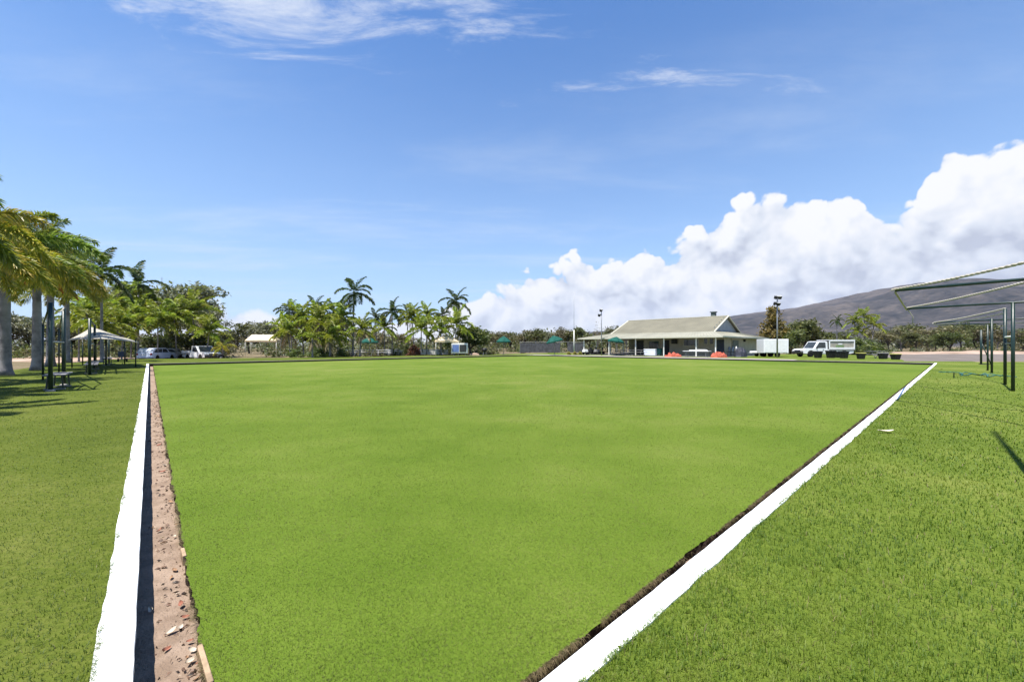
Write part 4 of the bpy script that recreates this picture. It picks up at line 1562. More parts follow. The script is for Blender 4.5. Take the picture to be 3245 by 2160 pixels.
for p in (lp1, lp2):
    MB().lathe([(.10, 0), (.10, .05), (.06, .08)], L_(p, -.03), 12).build('footing', M_CONC, t)
eL = Vector((EDGE_L.x, EDGE_L.y, 0))
bench('grey slatted bench between the posts of the nearest left shade frame', lp1 + eL * .5, lp2 - eL * .2, 'benches on the left bank')
lq1, lq2 = P(284, 1187), P(300, 1166)
base = Vector((lq1.x, lq1.y, 0))
t = thing('pergola', 'second green pipe shade frame, in front of the grey canopy', 'pergola', base, 0, 'pipe shade frames on the left bank')
for p in (lq1, lq2):
    bar(t, 'post', L_(p, -.3), L_(p, HF), .055, M_DGREEN)
bar(t, 'cross_bar', L_(lq1, 1.4), L_(lq2, 1.4), .03, M_STEEL)
bar(t, 'rail', L_(lq1, HF - .03), L_(lq2, HF - .03), .03, M_DGREEN)
bench('grey slatted bench under the second left shade frame', lq1 + eL * .4, lq2 - eL * .3, 'benches on the left bank')
lr1, lr2 = P(336, 1157), P(345, 1150)
base = Vector((lr1.x, lr1.y, 0))
t = thing('pergola', 'third green pipe shade frame, smallest, on the left bank', 'pergola', base, 0, 'pipe shade frames on the left bank')
for p in (lr1, lr2):
    bar(t, 'post', L_(p, -.3), L_(p, 2.2), .05, M_DGREEN)
bar(t, 'rail', L_(lr1, 2.17), L_(lr2, 2.17), .03, M_DGREEN)
bench('grey slatted bench farthest along the left bank', lr1 + eL * .3, lr2 - eL * .3, 'benches on the left bank')

# grey peaked canopy behind the frames
YC = 25.0
base = PY(300, YC, Z_LAWN)
t = thing('shade_canopy', 'peaked grey cloth shade canopy on thin posts behind the left bench frames', 'canopy', base)
def cloth(corners, apexes, m, name, parent, drop=.10):
    """cloth pulled up to ridge points: fan of sagging strips, with thickness"""
    mb_ = MB()
    n_ = len(corners)
    K = 6
    vs, fs = [], []
    ring = []
    for i in range(n_):
        a_, b_ = corners[i], corners[(i + 1) % n_]
        for k in range(K):
            s_ = k / K
            ring.append((a_.lerp(b_, s_) + Vector((0, 0, drop * 4 * s_ * (1 - s_) * .9)), apexes[i].lerp(apexes[(i + 1) % n_], s_)))
    J = 5
    for j in range(J + 1):
        w_ = j / J
        for lo, hi in ring:
            vs.append(lo.lerp(hi, w_) + Vector((0, 0, -drop * 3 * w_ * (1 - w_))))
    N_ = len(ring)
    for j in range(J):
        for k in range(N_):
            k2 = (k + 1) % N_
            fs.append((j * N_ + k, j * N_ + k2, (j + 1) * N_ + k2, (j + 1) * N_ + k))
    mb_.add(vs, fs)
    o = mb_.build(name, m, parent, smooth=True)
    so = o.modifiers.new('thickness', 'SOLIDIFY')
    so.thickness = .015
    return o


def cpt(x, y, Y):
    p = PY(x, Y, ZY(y, Y))
    return p - base


cs = [cpt(214, 1078, 24), cpt(330, 1074, 22.2), cpt(442, 1086, 24.5), cpt(400, 1072, 29), cpt(260, 1066, 28.5)]
ap1, ap2 = cpt(290, 1036, 25.5), cpt(318, 1044, 25.8)
cloth(cs, [ap1, ap1.lerp(ap2, .6), ap2, ap2, ap1], M_GREYC, 'canopy_cloth', t, .05)
for x, y in ((228, 24), (430, 24.6), (395, 28.8), (262, 28.3)):
    p = PY(x, y, 0) - base
    bar(t, 'post', Vector((p.x, p.y, -.2)), Vector((p.x, p.y, 1.72)), .035, M_DGREEN)
p = PY(303, 25.6, 0) - base
bar(t, 'centre_post', Vector((p.x, p.y, -.2)), Vector((p.x, p.y, 2.36)), .05, M_DGREEN)


# ------------------------------------------------------------------ umbrellas and tents on the far side
def umbrella(label, x, Y, ytop, yedge, wpx, m, tilt=0.0, n=8, z=Z_LAWN):
    b_ = PY(x, Y, z)
    t = thing('umbrella', label, 'umbrella', b_, 0)
    zt, ze, r = ZY(ytop, Y) - z, ZY(yedge, Y) - z, wpx * Y / FPX / 2
    vs, fs = [Vector((0, 0, zt))], []
    rot = Matrix.Rotation(tilt, 4, 'Y')
    c_ = Vector((0, 0, ze))
    rings = ((.55, .55), (1.0, 0.0), (1.0, -.16))
    for fr, hz_ in rings:
        for k in range(n * 2):
            a = math.pi * k / n
            rr_ = r * fr * (1.0 if k % 2 == 0 else .94)
            vs.append(Vector((rr_ * math.cos(a), rr_ * math.sin(a), ze + (zt - ze) * (hz_ if hz_ >= 0 else 0) + (hz_ if hz_ < 0 else 0) - (.04 if k % 2 else 0))))
    vs = [rot @ (v - c_) + c_ for v in vs]
    for k in range(2 * n):
        k2 = (k + 1) % (2 * n)
        fs.append((0, 1 + k, 1 + k2))
        for q in range(2):
            fs.append((1 + q * 2 * n + k, 1 + (q + 1) * 2 * n + k, 1 + (q + 1) * 2 * n + k2, 1 + q * 2 * n + k2))
    mb_ = MB()
    mb_.add(vs, fs)
    o = mb_.build('canopy', m, t)
    s_ = o.modifiers.new('thickness', 'SOLIDIFY')
    s_.thickness = .012
    MB().tube([(0, 0, -.05), (0, 0, zt - .05)], .035, 8).build('pole', M_STEEL, t, smooth=True)
    for k in range(n):
        a = 2 * math.pi * k / n
        p_ = rot @ (Vector((r * .93 * math.cos(a), r * .93 * math.sin(a), ze - .02)) - c_) + c_
        MB().tube([(0, 0, zt - .18), p_], .014, 4).build('rib', M_STEEL, t)
    MB().lathe([(.30, 0), (.28, .06), (.07, .10)], (0, 0, -.03), 12).build('base', M_CONC, t)
    return t


umbrella('dark green umbrella between the two palm clumps', 1170, 58, 1068, 1083, 58, M_SHADE)
umbrella('small green umbrella alone left of the grey fence', 1596, 62, 1064, 1081, 46, M_SHADE)
umbrella('tilted green umbrella in front of the grey fence beside the flagpole', 1757, 58, 1062, 1080, 54, M_SHADE, R(-14))
umbrella('dark green umbrella under the left end of the clubhouse eave', 1952, 54, 1066, 1080, 52, M_SHADE, R(8))


def tent(label, x, Y, ytop, yedge, wpx, m, flat=.3):
    b_ = PY(x, Y, Z_LAWN)
    t = thing('tent_shelter', label, 'shelter', b_, R(20))
    zt, ze, r = ZY(ytop, Y), ZY(yedge, Y), wpx * Y / FPX / 2 * .86
    cs_ = [Vector((-r, -r * .8, ze)), Vector((r, -r * .8, ze)), Vector((r, r * .8, ze)), Vector((-r, r * .8, ze))]
    ap_ = [Vector((-r * flat, 0, zt)), Vector((r * flat, 0, zt)), Vector((r * flat, 0, zt)), Vector((-r * flat, 0, zt))]
    cloth(cs_, ap_, m, 'roof_cloth', t, .06)
    for c_ in cs_:
        d_ = c_ * .97
        bar(t, 'post', (d_.x, d_.y, -.1), (d_.x, d_.y, ze), .035, M_POST)
    for i_ in range(4):
        a_, b2 = cs_[i_], cs_[(i_ + 1) % 4]
        mb_ = MB()
        mb_.add([a_ + Vector((0, 0, .01)), b2 + Vector((0, 0, .01)), b2 - Vector((0, 0, .18)), a_ - Vector((0, 0, .18))], [(0, 1, 2, 3)])
        o = mb_.build('valance', m, t)
        so = o.modifiers.new('thickness', 'SOLIDIFY')
        so.thickness = .01
    return t


tent('cream canvas tent with a low peak between the palms and the blue cabinet', 1412, 56, 1062, 1080, 84, M_CREAM, .2)
tent('long cream roofed shelter at the left end of the far lawn', 835, 60, 1060, 1079, 100, M_CREAM, .75)


# ------------------------------------------------------------------ furniture and odds and ends on the far side
def picnic_table(label, loc, rz, L, m, group=None):
    t = thing('picnic_table', label, 'table', loc, rz, group)
    for k in range(4):
        MB().box((0, -.27 + k * .18, .74), (L, .165, .04)).build('top_plank', m, t)
    for s_ in (-1, 1):
        MB().box((0, s_ * .66, .44), (L, .26, .04)).build('seat', m, t)
        mb_ = MB()
        mb_.tube([(s_ * L * .36, -.62, 0), (s_ * L * .36, -.18, .72)], .035, 6)
        mb_.tube([(s_ * L * .36, .62, 0), (s_ * L * .36, .18, .72)], .035, 6)
        mb_.tube([(s_ * L * .36, -.72, .41), (s_ * L * .36, .72, .41)], .03, 6)
        mb_.build('leg_frame', m, t)
    return t


for i, (x, Y, lb) in enumerate(((1118, 57, 'white picnic table at the foot of the tallest palm'), (1165, 58, 'white picnic table right under the dark green umbrella'), (1215, 57.5, 'white picnic table left of the low white wall'))):
    picnic_table(lb, PY(x, Y, Z_LAWN), R(18 * i - 15), 2.0, M_WTABLE, 'white picnic tables by the palms')
for i, (x, Y, lb) in enumerate(((1985, 54, 'dark timber table under the left part of the verandah'), (2020, 53, 'dark timber table beside the black doorway'), (1960, 56, 'dark timber table below the dark green umbrella'))):
    picnic_table(lb, PY(x, Y, .036), HANG, 1.9, M_GREYW, 'dark tables under the verandah')
picnic_table('grey table standing among the black tubs on the right', PY(2775, 43, Z_LAWN), R(10), 2.2, M_GREYW)

t = thing('low_wall', 'low white wall running between the palms and the cream tent', 'wall', PY(1322, 62, Z_LAWN), R(6))
for k in range(6):
    MB().box((-3.9 + k * 1.56, 0, .38), (1.5, .2, .78)).build('panel', M_POST, t, bevel=.01)
for k in range(7):
    MB().box((-4.68 + k * 1.56, 0, .43), (.14, .26, .9)).build('pier', M_POST, t)
MB().box((0, 0, .80), (9.36, .26, .05)).build('capping', M_TRIM, t)

t = thing('scoreboard_cabinet', 'white framed cabinet with a blue and a dark panel, right of the cream tent', 'cabinet', PY(1456, 55, Z_LAWN), R(-4))
zb_, zt_ = ZY(1119, 55), ZY(1087, 55)
W_ = 52 * 55 / FPX
MB().box((0, .12, (zb_ + zt_) / 2), (W_, .35, zt_ - zb_)).build('cabinet', M_POST, t, bevel=.05)
MB().box((-W_ * .23, -.07, (zb_ + zt_) / 2), (W_ * .40, .04, (zt_ - zb_) * .72)).build('panel', M_BLUEP, t)
MB().box((W_ * .22, -.07, (zb_ + zt_) / 2), (W_ * .42, .04, (zt_ - zb_) * .72)).build('panel', M_GLASS, t)
for s_ in (-1, 1):
    MB().box((s_ * W_ * .36, .12, zb_ / 2), (.08, .08, max(.1, zb_))).build('leg', M_STEEL, t)

t = thing('kettle_barbecue', 'dark round barbecue standing alone right of the palm clump', 'barbecue', PY(1535, 56, Z_LAWN))
MB().lathe([(.05, .45), (.30, .55), (.38, .72), (.38, .76)], n=14).build('bowl', M_BLACK, t, smooth=True)
MB().lathe([(.38, .765), (.36, .90), (.22, 1.02), (.03, 1.06)], n=14).build('lid', M_BLACK, t, smooth=True)
for k in range(3):
    a = k * 2.094
    MB().tube([(.15 * math.cos(a), .15 * math.sin(a), .56), (.36 * math.cos(a), .36 * math.sin(a), 0)], .025, 6).build('leg', M_STEEL, t)
def mound(name, label, cat, x, Y, wpx, hpx, m, seed, depth=.5, rough=.35):
    W_, H_ = wpx * Y / FPX, hpx * Y / FPX
    u_, v_ = np.meshgrid(np.linspace(-1, 1, 34), np.linspace(-1, 1, 22))
    r_ = np.clip(1 - u_ ** 2 - v_ ** 2, 0, 1) ** .4
    z_ = H_ * r_ * (1 - rough + rough * 2 * noise2(u_ * 5.5 + seed, v_ * 5.5, seed, 5)) - .03
    o = link(name, grid_mesh(name, u_ * W_ / 2, v_ * W_ / 2 * depth, z_), m)
    o.location = PY(x, Y, 0 if name != 'sand_pile' else Z_LAWN)
    return tag(o, label, cat)


mound('sand_pile', 'small pale heap of sand left of the barbecue', 'sand', 1503, 56, 34, 8, M_SAND, 3)
mound('barrier_mesh', 'crumpled heap of orange barrier mesh left of the white trestle table', 'mesh', 2133, 48.5, 54, 11, M_ORANGE, 5, .45, 1.0)
mound('barrier_mesh', 'crumpled heap of orange barrier mesh before the navy door', 'mesh', 2278, 46, 52, 14, M_ORANGE, 7, .45, 1.0)

t = thing('trestle_table', 'long white trestle table between the two orange mesh heaps', 'table', PY(2208, 45.8, -.006), HANG)
MB().box((0, 0, .72), (2.9, .8, .05)).build('top', M_WTABLE, t, bevel=.01)
for s_ in (-1, 1):
    MB().tube([(s_ * 1.1, -.3, 0), (s_ * 1.1, -.3, .7)], .03, 6).build('leg', M_STEEL, t)
    MB().tube([(s_ * 1.1, .3, 0), (s_ * 1.1, .3, .7)], .03, 6).build('leg', M_STEEL, t)
mb = MB()
for k in range(5):
    mb.lathe([(.16, 0), (.17, .10), (.05, .16)], (-1.1 + k * .5, .05, .75), 10)
t2 = thing('folded_cloth', 'white folded cloth heaped on the long trestle table', 'cloth', PY(2213, 45.8, .74), HANG)
MB().box((0, 0, .06), (1.9, .6, .09)).build('fold', M_WTABLE, t2, bevel=.04)
MB().box((-.3, 0, .13), (1.1, .5, .06)).build('fold', M_WTABLE, t2, bevel=.03)

t = thing('chest_freezer', 'pale blue white chest freezer against the clubhouse front', 'freezer', PY(2062, 53.5, .036), HANG)
MB().box((0, 0, .40), (1.65, .7, .74)).build('body', M_FREEZ, t, bevel=.03)
MB().box((0, 0, .82), (1.68, .73, .09)).build('lid', M_WTABLE, t, bevel=.03)
MB().box((0, -.38, .79), (.3, .04, .03)).build('handle', M_STEEL, t)


def wheelie_bin(label, loc, rz, h, m, lidm, group=None):
    t = thing('wheelie_bin', label, 'bin', loc, rz, group)
    MB().frustum((0, 0, .04), (.42 * h, .48 * h), (.56 * h, .66 * h), h * .88).build('body', m, t, bevel=.02)
    MB().frustum((0, -.02, h * .925), (.60 * h, .70 * h), (.52 * h, .60 * h), h * .07).build('lid', lidm, t, bevel=.015)
    for s_ in (-1, 1):
        MB().lathe([(.10 * h, -.03), (.10 * h, .03)], (s_ * .23 * h, .26 * h, .10 * h), 12, 'x').build('wheel', M_TYRE, t)
    MB().tube([(-.2 * h, .36 * h, h * .9), (.2 * h, .36 * h, h * .9)], .02, 6).build('handle', m, t)
    return t


wheelie_bin('teal wheelie bin right of the chest freezer', PY(2090, 53, .036), HANG, .95, M_TEAL, M_DGREEN)
M_YLID = mat('faded yellow lid', (0.42, 0.40, 0.10), 0.6, 0.1, 3.0)


def tub(label, x, yb, wpx, hpx, lidm):
    p = P(x, yb, Z_LAWN)
    w_, h_ = wpx * p.y / FPX, hpx * p.y / FPX
    t = thing('tub', label, 'tub', p, random.Random(x).uniform(-.3, .3), 'black tubs along the right of the path')
    MB().frustum((0, 0, .0), (w_ * .70, w_ * .70), (w_ * .95, w_ * .95), h_ * .88).build('body', M_BLACK, t, bevel=.02)
    MB().frustum((0, 0, h_ * .88), (w_ * 1.05, w_ * 1.05), (w_ * .98, w_ * .98), h_ * .12).build('rim', lidm, t, bevel=.015)
    for s_ in (-1, 1):
        MB().tube([(s_ * w_ * .5, -.06, h_ * .72), (s_ * w_ * .56, 0, h_ * .66), (s_ * w_ * .5, .06, h_ * .72)], .014, 5).build('handle', M_BLACK, t)
    return t


for x, yb, w_, h_, lm, lb in ((2592, 1134, 19, 22, M_BLACK, 'black tub below the pickup cab, leftmost of the row'), (2632, 1134, 21, 24, M_BLACK, 'black tub below the front of the pickup canopy, second in the row'),
                              (2655, 1133, 18, 20, M_BLACK, 'black tub half hidden behind the third one of the row'), (2674, 1135, 20, 23, M_BLACK, 'black tub below the rear of the pickup canopy'),
                              (2728, 1137, 20, 20, M_YLID, 'black tub with a yellowish rim left of the grey table'), (2798, 1137, 20, 20, M_GREYW, 'black tub at the right end of the grey table'),
                              (2838, 1139, 21, 19, M_YLID, 'black tub with a yellowish rim, last on the right')):
    tub(lb, x, yb, w_, h_, lm)

t = thing('shade_cloth_fence', 'grey shade cloth fence left of the clubhouse in the distance', 'fence', PY(1648, 84, Z_LOW))
xe = PY(1850, 84, Z_LOW).x - PY(1648, 84, Z_LOW).x
nP = 8
for k in range(nP + 1):
    MB().tube([(xe * k / nP, 0, -.2), (xe * k / nP, 0, 2.7)], .05, 6).build('post', M_STEEL, t)
for k in range(nP):
    if k == 5:
        continue
    MB().box((xe * (k + .5) / nP, -.06, 1.35), (xe / nP - .06, .02, 2.0)).build('panel', M_SHADEF, t)
MB().tube([(0, 0, 2.55), (xe, 0, 2.55)], .025, 5).build('top_rail', M_STEEL, t)


def mower(label, x, Y, m):
    t = thing('ride_on_mower', label, 'mower', PY(x, Y, .036), R(30), 'mowers parked under the verandah')
    MB().frustum((-.45, 0, .35), (.75, .6), (.6, .5), .42).build('bonnet', m, t, bevel=.05)
    MB().box((.1, 0, .28), (1.5, .62, .14)).build('deck', M_BLACK, t, bevel=.03)
    MB().box((.42, 0, .62), (.42, .48, .10)).build('seat', M_BLACK, t, bevel=.04)
    MB().box((.62, 0, .85), (.08, .46, .40)).build('seat_back', M_BLACK, t, bevel=.03)
    MB().tube([(-.05, 0, .7), (.08, 0, .98)], .02, 6).build('steering_column', M_BLACK, t)
    for sx, r_ in ((-.5, .18), (.5, .26)):
        for s_ in (-1, 1):
            w = MB().lathe([(r_, -.09), (r_, .09)], (sx, s_ * .38, r_), 14, 'y').build('wheel', M_TYRE, t)
    return t


mower('ride-on mower with a white bonnet under the left verandah post', 1862, 60, M_WTABLE)
mower('dark ride-on mower, middle one under the verandah', 1879, 60.5, M_BLACK)
mower('grey ride-on mower nearest the slim floodlight pole', 1898, 60, M_GREYW)


# ------------------------------------------------------------------ vehicles
def wheel(t, x, y, r, w=.2):
    o = empty('wheel', (x, y, r))
    o.parent = t
    MB().lathe([(r * .62, -w / 2), (r * .93, -w / 2), (r, -w * .3), (r, w * .3), (r * .93, w / 2), (r * .62, w / 2)], n=22, axis='y').build('tyre', M_TYRE, o, smooth=True)
    MB().lathe([(r * .10, -w * .42), (r * .60, -w * .30), (r * .63, w * .30), (r * .10, w * .42)], n=16, axis='y').build('rim', M_RIM, o, smooth=True)
    return o


def side_glass(t, poly, y, m=M_GLASS):
    mb_ = MB()
    mb_.prism(poly, y - .012, y + .012)
    return mb_.build('window', m, t)


def pickup(label, loc, rz, L=5.3, tray='canopy', paint=None, H=1.75):
    """front towards -X, origin on the ground at mid length"""
    paint = paint or M_CARW
    t = thing('pickup_truck', label, 'pickup', loc, rz)
    f = -L / 2
    hw = .88
    # bonnet and lower body with wheel arches
    def arch(cx, r, z0=.42):
        return [(cx + r * math.cos(a), .36 + r * math.sin(a)) for a in [math.pi - math.pi * k / 8 for k in range(9)]]
    wx1, wx2 = f + .95, L / 2 - 1.15
    low = [(f + .02, .45)] + [(wx1 - .44, .40)] + arch(wx1, .44) + [(wx2 - .46, .40)] + arch(wx2, .46) + [(L / 2, .48), (L / 2, .80), (f + 2.0, .92), (f + 1.55, 1.02), (f + .35, .95), (f + .02, .80)]
    MB().prism(low, -hw, hw).build('body', paint, t, bevel=.05)
    # cab
    cab0, cab1 = f + 1.30, f + 3.05
    cab = [(cab0 - .02, .90), (cab0 + .62, H - .04), (cab0 + .85, H), (cab1 - .12, H), (cab1, H - .10), (cab1 + .03, .80)]
    MB().prism(cab, -hw + .06, hw - .06).build('cab', paint, t, bevel=.05)
    win = [(cab0 + .28, 1.06), (cab0 + .72, H - .12), (cab1 - .30, H - .12), (cab1 - .24, 1.06)]
    for s_ in (-1, 1):
        side_glass(t, win, s_ * (hw - .055))
        d_ = MB().box(((cab0 + cab1) / 2 + .15, s_ * (hw + .005), .74), (cab1 - cab0 - .45, .02, .52)).build('door', paint, t, bevel=.01)
        MB().box((.42, s_ * .03, .12), (.16, .03, .04)).build('handle', M_BLACK, d_).location = ((cab0 + cab1) / 2 + .15 - .3, s_ * (hw + .0), .74)
        MB().box((cab0 + .33, s_ * (hw + .10), 1.08), (.10, .22, .16)).build('mirror', M_BLACK, t, bevel=.03)
        MB().box((f + .05, s_ * (hw - .22), .74), (.08, .34, .16)).build('headlight', M_LAMP, t, bevel=.02)
        MB().box((L / 2 + .01, s_ * (hw - .12), .66), (.04, .14, .24)).build('tail_light', M_REDL, t)
    mb_ = MB()
    mb_.add([(cab0 + .09, -.70, 1.04), (cab0 + .09, .70, 1.04), (cab0 + .58, .62, H - .09), (cab0 + .58, -.62, H - .09), (cab0 + .05, -.70, 1.06), (cab0 + .05, .70, 1.06), (cab0 + .54, .62, H - .07), (cab0 + .54, -.62, H - .07)],
            [(0, 1, 2, 3), (7, 6, 5, 4), (0, 4, 5, 1), (1, 5, 6, 2), (2, 6, 7, 3), (3, 7, 4, 0)])
    mb_.build('windscreen', M_GLASS, t)
    MB().box((f - .03, 0, .52), (.16, 1.72, .22)).build('bumper', M_BLACK, t, bevel=.03)
    MB().box((f + .0, 0, .76), (.06, .9, .16)).build('grille', M_BLACK, t)
    if tray:
        x0, x1 = cab1 + .12, L / 2 + .12
        zt = H + (.12 if tray == 'canopy' else -.6)
        MB().box(((x0 + x1) / 2, 0, .84), (x1 - x0, 1.86, .10)).build('tray', M_STEEL, t)
        if tray == 'canopy':
            c_ = MB()
            for s_ in (-1, 1):
                for xx in (x0 + .05, x1 - .05):
                    c_.box((xx, s_ * .88, (.9 + zt) / 2), (.10, .08, zt - .9))
                c_.box(((x0 + x1) / 2, s_ * .88, zt - .05), (x1 - x0, .09, .12))
                c_.box(((x0 + x1) / 2, s_ * .88, 1.02), (x1 - x0, .085, .20))
            c_.box(((x0 + x1) / 2, 0, zt + .03), (x1 - x0 + .04, 1.84, .06))
            cn = c_.build('canopy', M_CARW, t)
            for s_ in (-1, 1):
                MB().box(((x0 + x1) / 2, s_ * .86, (1.12 + zt - .11) / 2), (x1 - x0 - .2, .02, zt - .11 - 1.12)).build('side_panel', M_GREYC, cn)
                MB().box(((x0 + x1) / 2 - .25, s_ * .882, 1.28), (1.0, .016, .24)).build('sign', M_GSIGN, cn)
                MB().box(((x0 + x1) / 2 - .2, s_ * .882, 1.52), (.5, .016, .14)).build('sign', M_WTABLE, cn)
        else:
            for s_ in (-1, 1):
                MB().box(((x0 + x1) / 2, s_ * .90, 1.02), (x1 - x0, .05, .28)).build('side_board', paint, t)
            MB().box((x1 - .02, 0, 1.02), (.05, 1.75, .28)).build('tail_board', paint, t)
    for xx in (wx1, wx2):
        for s_ in (-1, 1):
            wheel(t, xx, s_ * .78, .36, .22)
    return t


pk = pickup('white pickup with a canopy tray and green sign parked side on at right', PY(2606, 49, -.02), R(3), 6.2, 'canopy', None, 1.85)
pk.scale = (1.02, 1.02, 1.02)
pickup('white pickup seen obliquely below the gum trees on the left', PY(640, 47, Z_LOW), R(152), 5.0, 'tray', None, 1.72)


def car(label, loc, rz, paint, L=4.3, H=1.5):
    t = thing('parked_car', label, 'car', loc, rz)
    f = -L / 2
    hw = .84
    wx1, wx2 = f + .85, L / 2 - .85

    def arch(cx, r):
        return [(cx + r * math.cos(a), .32 + r * math.sin(a)) for a in [math.pi - math.pi * k / 8 for k in range(9)]]
    low = [(f, .42), (wx1 - .40, .30)] + arch(wx1, .39) + [(wx2 - .4, .30)] + arch(wx2, .39) + [(L / 2, .42), (L / 2 - .02, .95), (f + 1.2, .94), (f + .2, .80), (f, .66)]
    MB().prism(low, -hw, hw).build('body', paint, t, bevel=.06)
    cab = [(f + 1.0, .90), (f + 1.75, H - .03), (f + 2.2, H), (L / 2 - .55, H - .04), (L / 2 - .06, .92)]
    MB().prism(cab, -hw + .10, hw - .10).build('cabin', paint, t, bevel=.06)
    for s_ in (-1, 1):
        side_glass(t, [(f + 1.35, .98), (f + 1.85, H - .12), (f + 2.45, H - .10), (f + 2.45, .98)], s_ * (hw - .098))
        side_glass(t, [(f + 2.55, .98), (f + 2.55, H - .10), (L / 2 - .70, H - .14), (L / 2 - .38, .98)], s_ * (hw - .098))
        MB().box((f + .04, s_ * .62, .68), (.08, .32, .15)).build('headlight', M_LAMP, t, bevel=.02)
        MB().box((L / 2 - .01, s_ * .68, .80), (.05, .22, .22)).build('tail_light', M_REDL, t, bevel=.02)
    for (xa, za, xb, zb_, off) in ((f + 1.06, .98, f + 1.72, H - .10, -.03), (L / 2 - .16, 1.0, L / 2 - .54, H - .12, .03)):
        mb_ = MB()
        mb_.add([(xa + off, -.66, za), (xa + off, .66, za), (xb + off, .60, zb_), (xb + off, -.60, zb_), (xa, -.66, za - .02), (xa, .66, za - .02), (xb, .60, zb_ - .02), (xb, -.60, zb_ - .02)],
                [(0, 1, 2, 3), (7, 6, 5, 4), (0, 4, 5, 1), (1, 5, 6, 2), (2, 6, 7, 3), (3, 7, 4, 0)])
        mb_.build('windscreen', M_GLASS, t)
    MB().box((L / 2 + .02, 0, .48), (.10, 1.6, .2)).build('bumper', paint, t, bevel=.03)
    MB().box((L / 2 + .0, 0, .72), (.03, .42, .12)).build('number_plate', M_POST, t)
    for xx in (wx1, wx2):
        for s_ in (-1, 1):
            wheel(t, xx, s_ * .74, .32, .2)
    return t


M_CARB = mat('pale blue car paint', (0.56, 0.62, 0.76), 0.25, 0.02, 1.0, spec=0.5, coat=0.4)
M_CARS = mat('silver car paint', (0.42, 0.42, 0.42), 0.3, 0.03, 1.0, metal=0.3, coat=0.3)
car('pale blue white hatchback seen from behind beside the left bank corner', PY(497, 46, Z_LOW), R(-78), M_CARB)
car('silver car under the gums between the hatchback and the white pickup', PY(548, 49, Z_LOW), R(-165), M_CARS, 4.2, 1.42)
t = thing('tyre', 'dark upright tyre beside the golden palm on the far left', 'tyre', PY(700, 45, Z_LOW), R(70))
MB().lathe([(.20, -.1), (.36, -.1), (.40, -.05), (.40, .05), (.36, .1), (.20, .1), (.20, -.1)], (0, 0, .40), 20, 'y', False).build('tread', M_TYRE, t, smooth=True)
MB().lathe([(.03, -.05), (.20, -.06), (.20, .06), (.03, .05)], (0, 0, .40), 16, 'y').build('rim', M_RIM, t, smooth=True)

# box trailer, flatbed trailer and stores at the right end of the clubhouse
t = thing('box_trailer', 'tall white box trailer at the right end of the clubhouse', 'trailer', PY(2459, 48, -.02), R(-8))
MB().box((0, .9, 1.32), (2.75, 1.9, 1.66)).build('body', M_CARW, t, bevel=.03)
for k in range(4):
    MB().box((-1.0 + k * .62, -.062, 1.32), (.58, .02, 1.5)).build('side_panel', M_WTABLE, t)
MB().box((1.385, .9, 1.3), (.02, 1.6, 1.4)).build('rear_door', M_GREYC, t)
MB().box((1.395, .55, 1.55), (.02, .5, .55)).build('window', M_GLASS, t)
MB().tube([(-1.3, .9, .5), (-2.2, .9, .5)], .05, 6).build('drawbar', M_STEEL, t)
for s_ in (.1, 1.7):
    wheel(t, .2, s_, .3, .18)
t = thing('flatbed_trailer', 'low white flatbed trailer in front of the box trailer', 'trailer', P(2428, 1129, -.02), R(2))
MB().box((0, 0, .46), (3.4, 1.4, .14)).build('bed', M_WTABLE, t, bevel=.02)
MB().box((0, -.69, .60), (3.4, .04, .18)).build('side_board', M_WTABLE, t)
MB().box((0, .69, .60), (3.4, .04, .18)).build('side_board', M_WTABLE, t)
MB().tube([(-1.7, 0, .42), (-2.4, 0, .40)], .04, 6).build('drawbar', M_STEEL, t)
for xx in (-.75, -.05):
    for s_ in (-.74, .74):
        wheel(t, xx, s_, .27, .16)
t = thing('gas_bottle_stand', 'grey gas bottles in a rack by the navy door', 'gas bottles', PY(2322, 49.5, -.01), HANG)
for k in range(3):
    MB().lathe([(.17, 0), (.18, .05), (.18, 1.0), (.12, 1.16), (.05, 1.20), (.05, 1.28)], (k * .40 - .4, 0, 0), 14).build('bottle', M_STEEL, t, smooth=True)
MB().box((0, .22, .6), (1.3, .04, .06)).build('rail', M_BLACK, t)
M_TARP = mat('blue grey tarpaulin', (0.030, 0.034, 0.055), 0.7, 0.2, 2.0, 0.4, 6)
mound('covered_machine', 'machine under a blue grey tarpaulin beside the clubhouse side wall', 'tarpaulin', 2347, 48, 38, 27, M_TARP, 11, .8, .45)
t = thing('hand_trolley', 'dark hand trolley standing on the dirt behind the left bank', 'trolley', PY(387, 34, Z_LAWN), R(30))
MB().tube([(-.2, 0, .15), (-.2, .15, 1.15), (.2, .15, 1.15), (.2, 0, .15)], .025, 6).build('frame', M_BLACK, t)
MB().box((0, -.15, .12), (.45, .35, .03)).build('toe_plate', M_BLACK, t)
MB().box((0, -.08, .62), (.42, .30, .46)).build('crate', M_NAVY, t, bevel=.02)
for s_ in (-1, 1):
    MB().lathe([(.13, -.04), (.13, .04)], (s_ * .27, .08, .13), 14, 'x').build('wheel', M_TYRE, t)

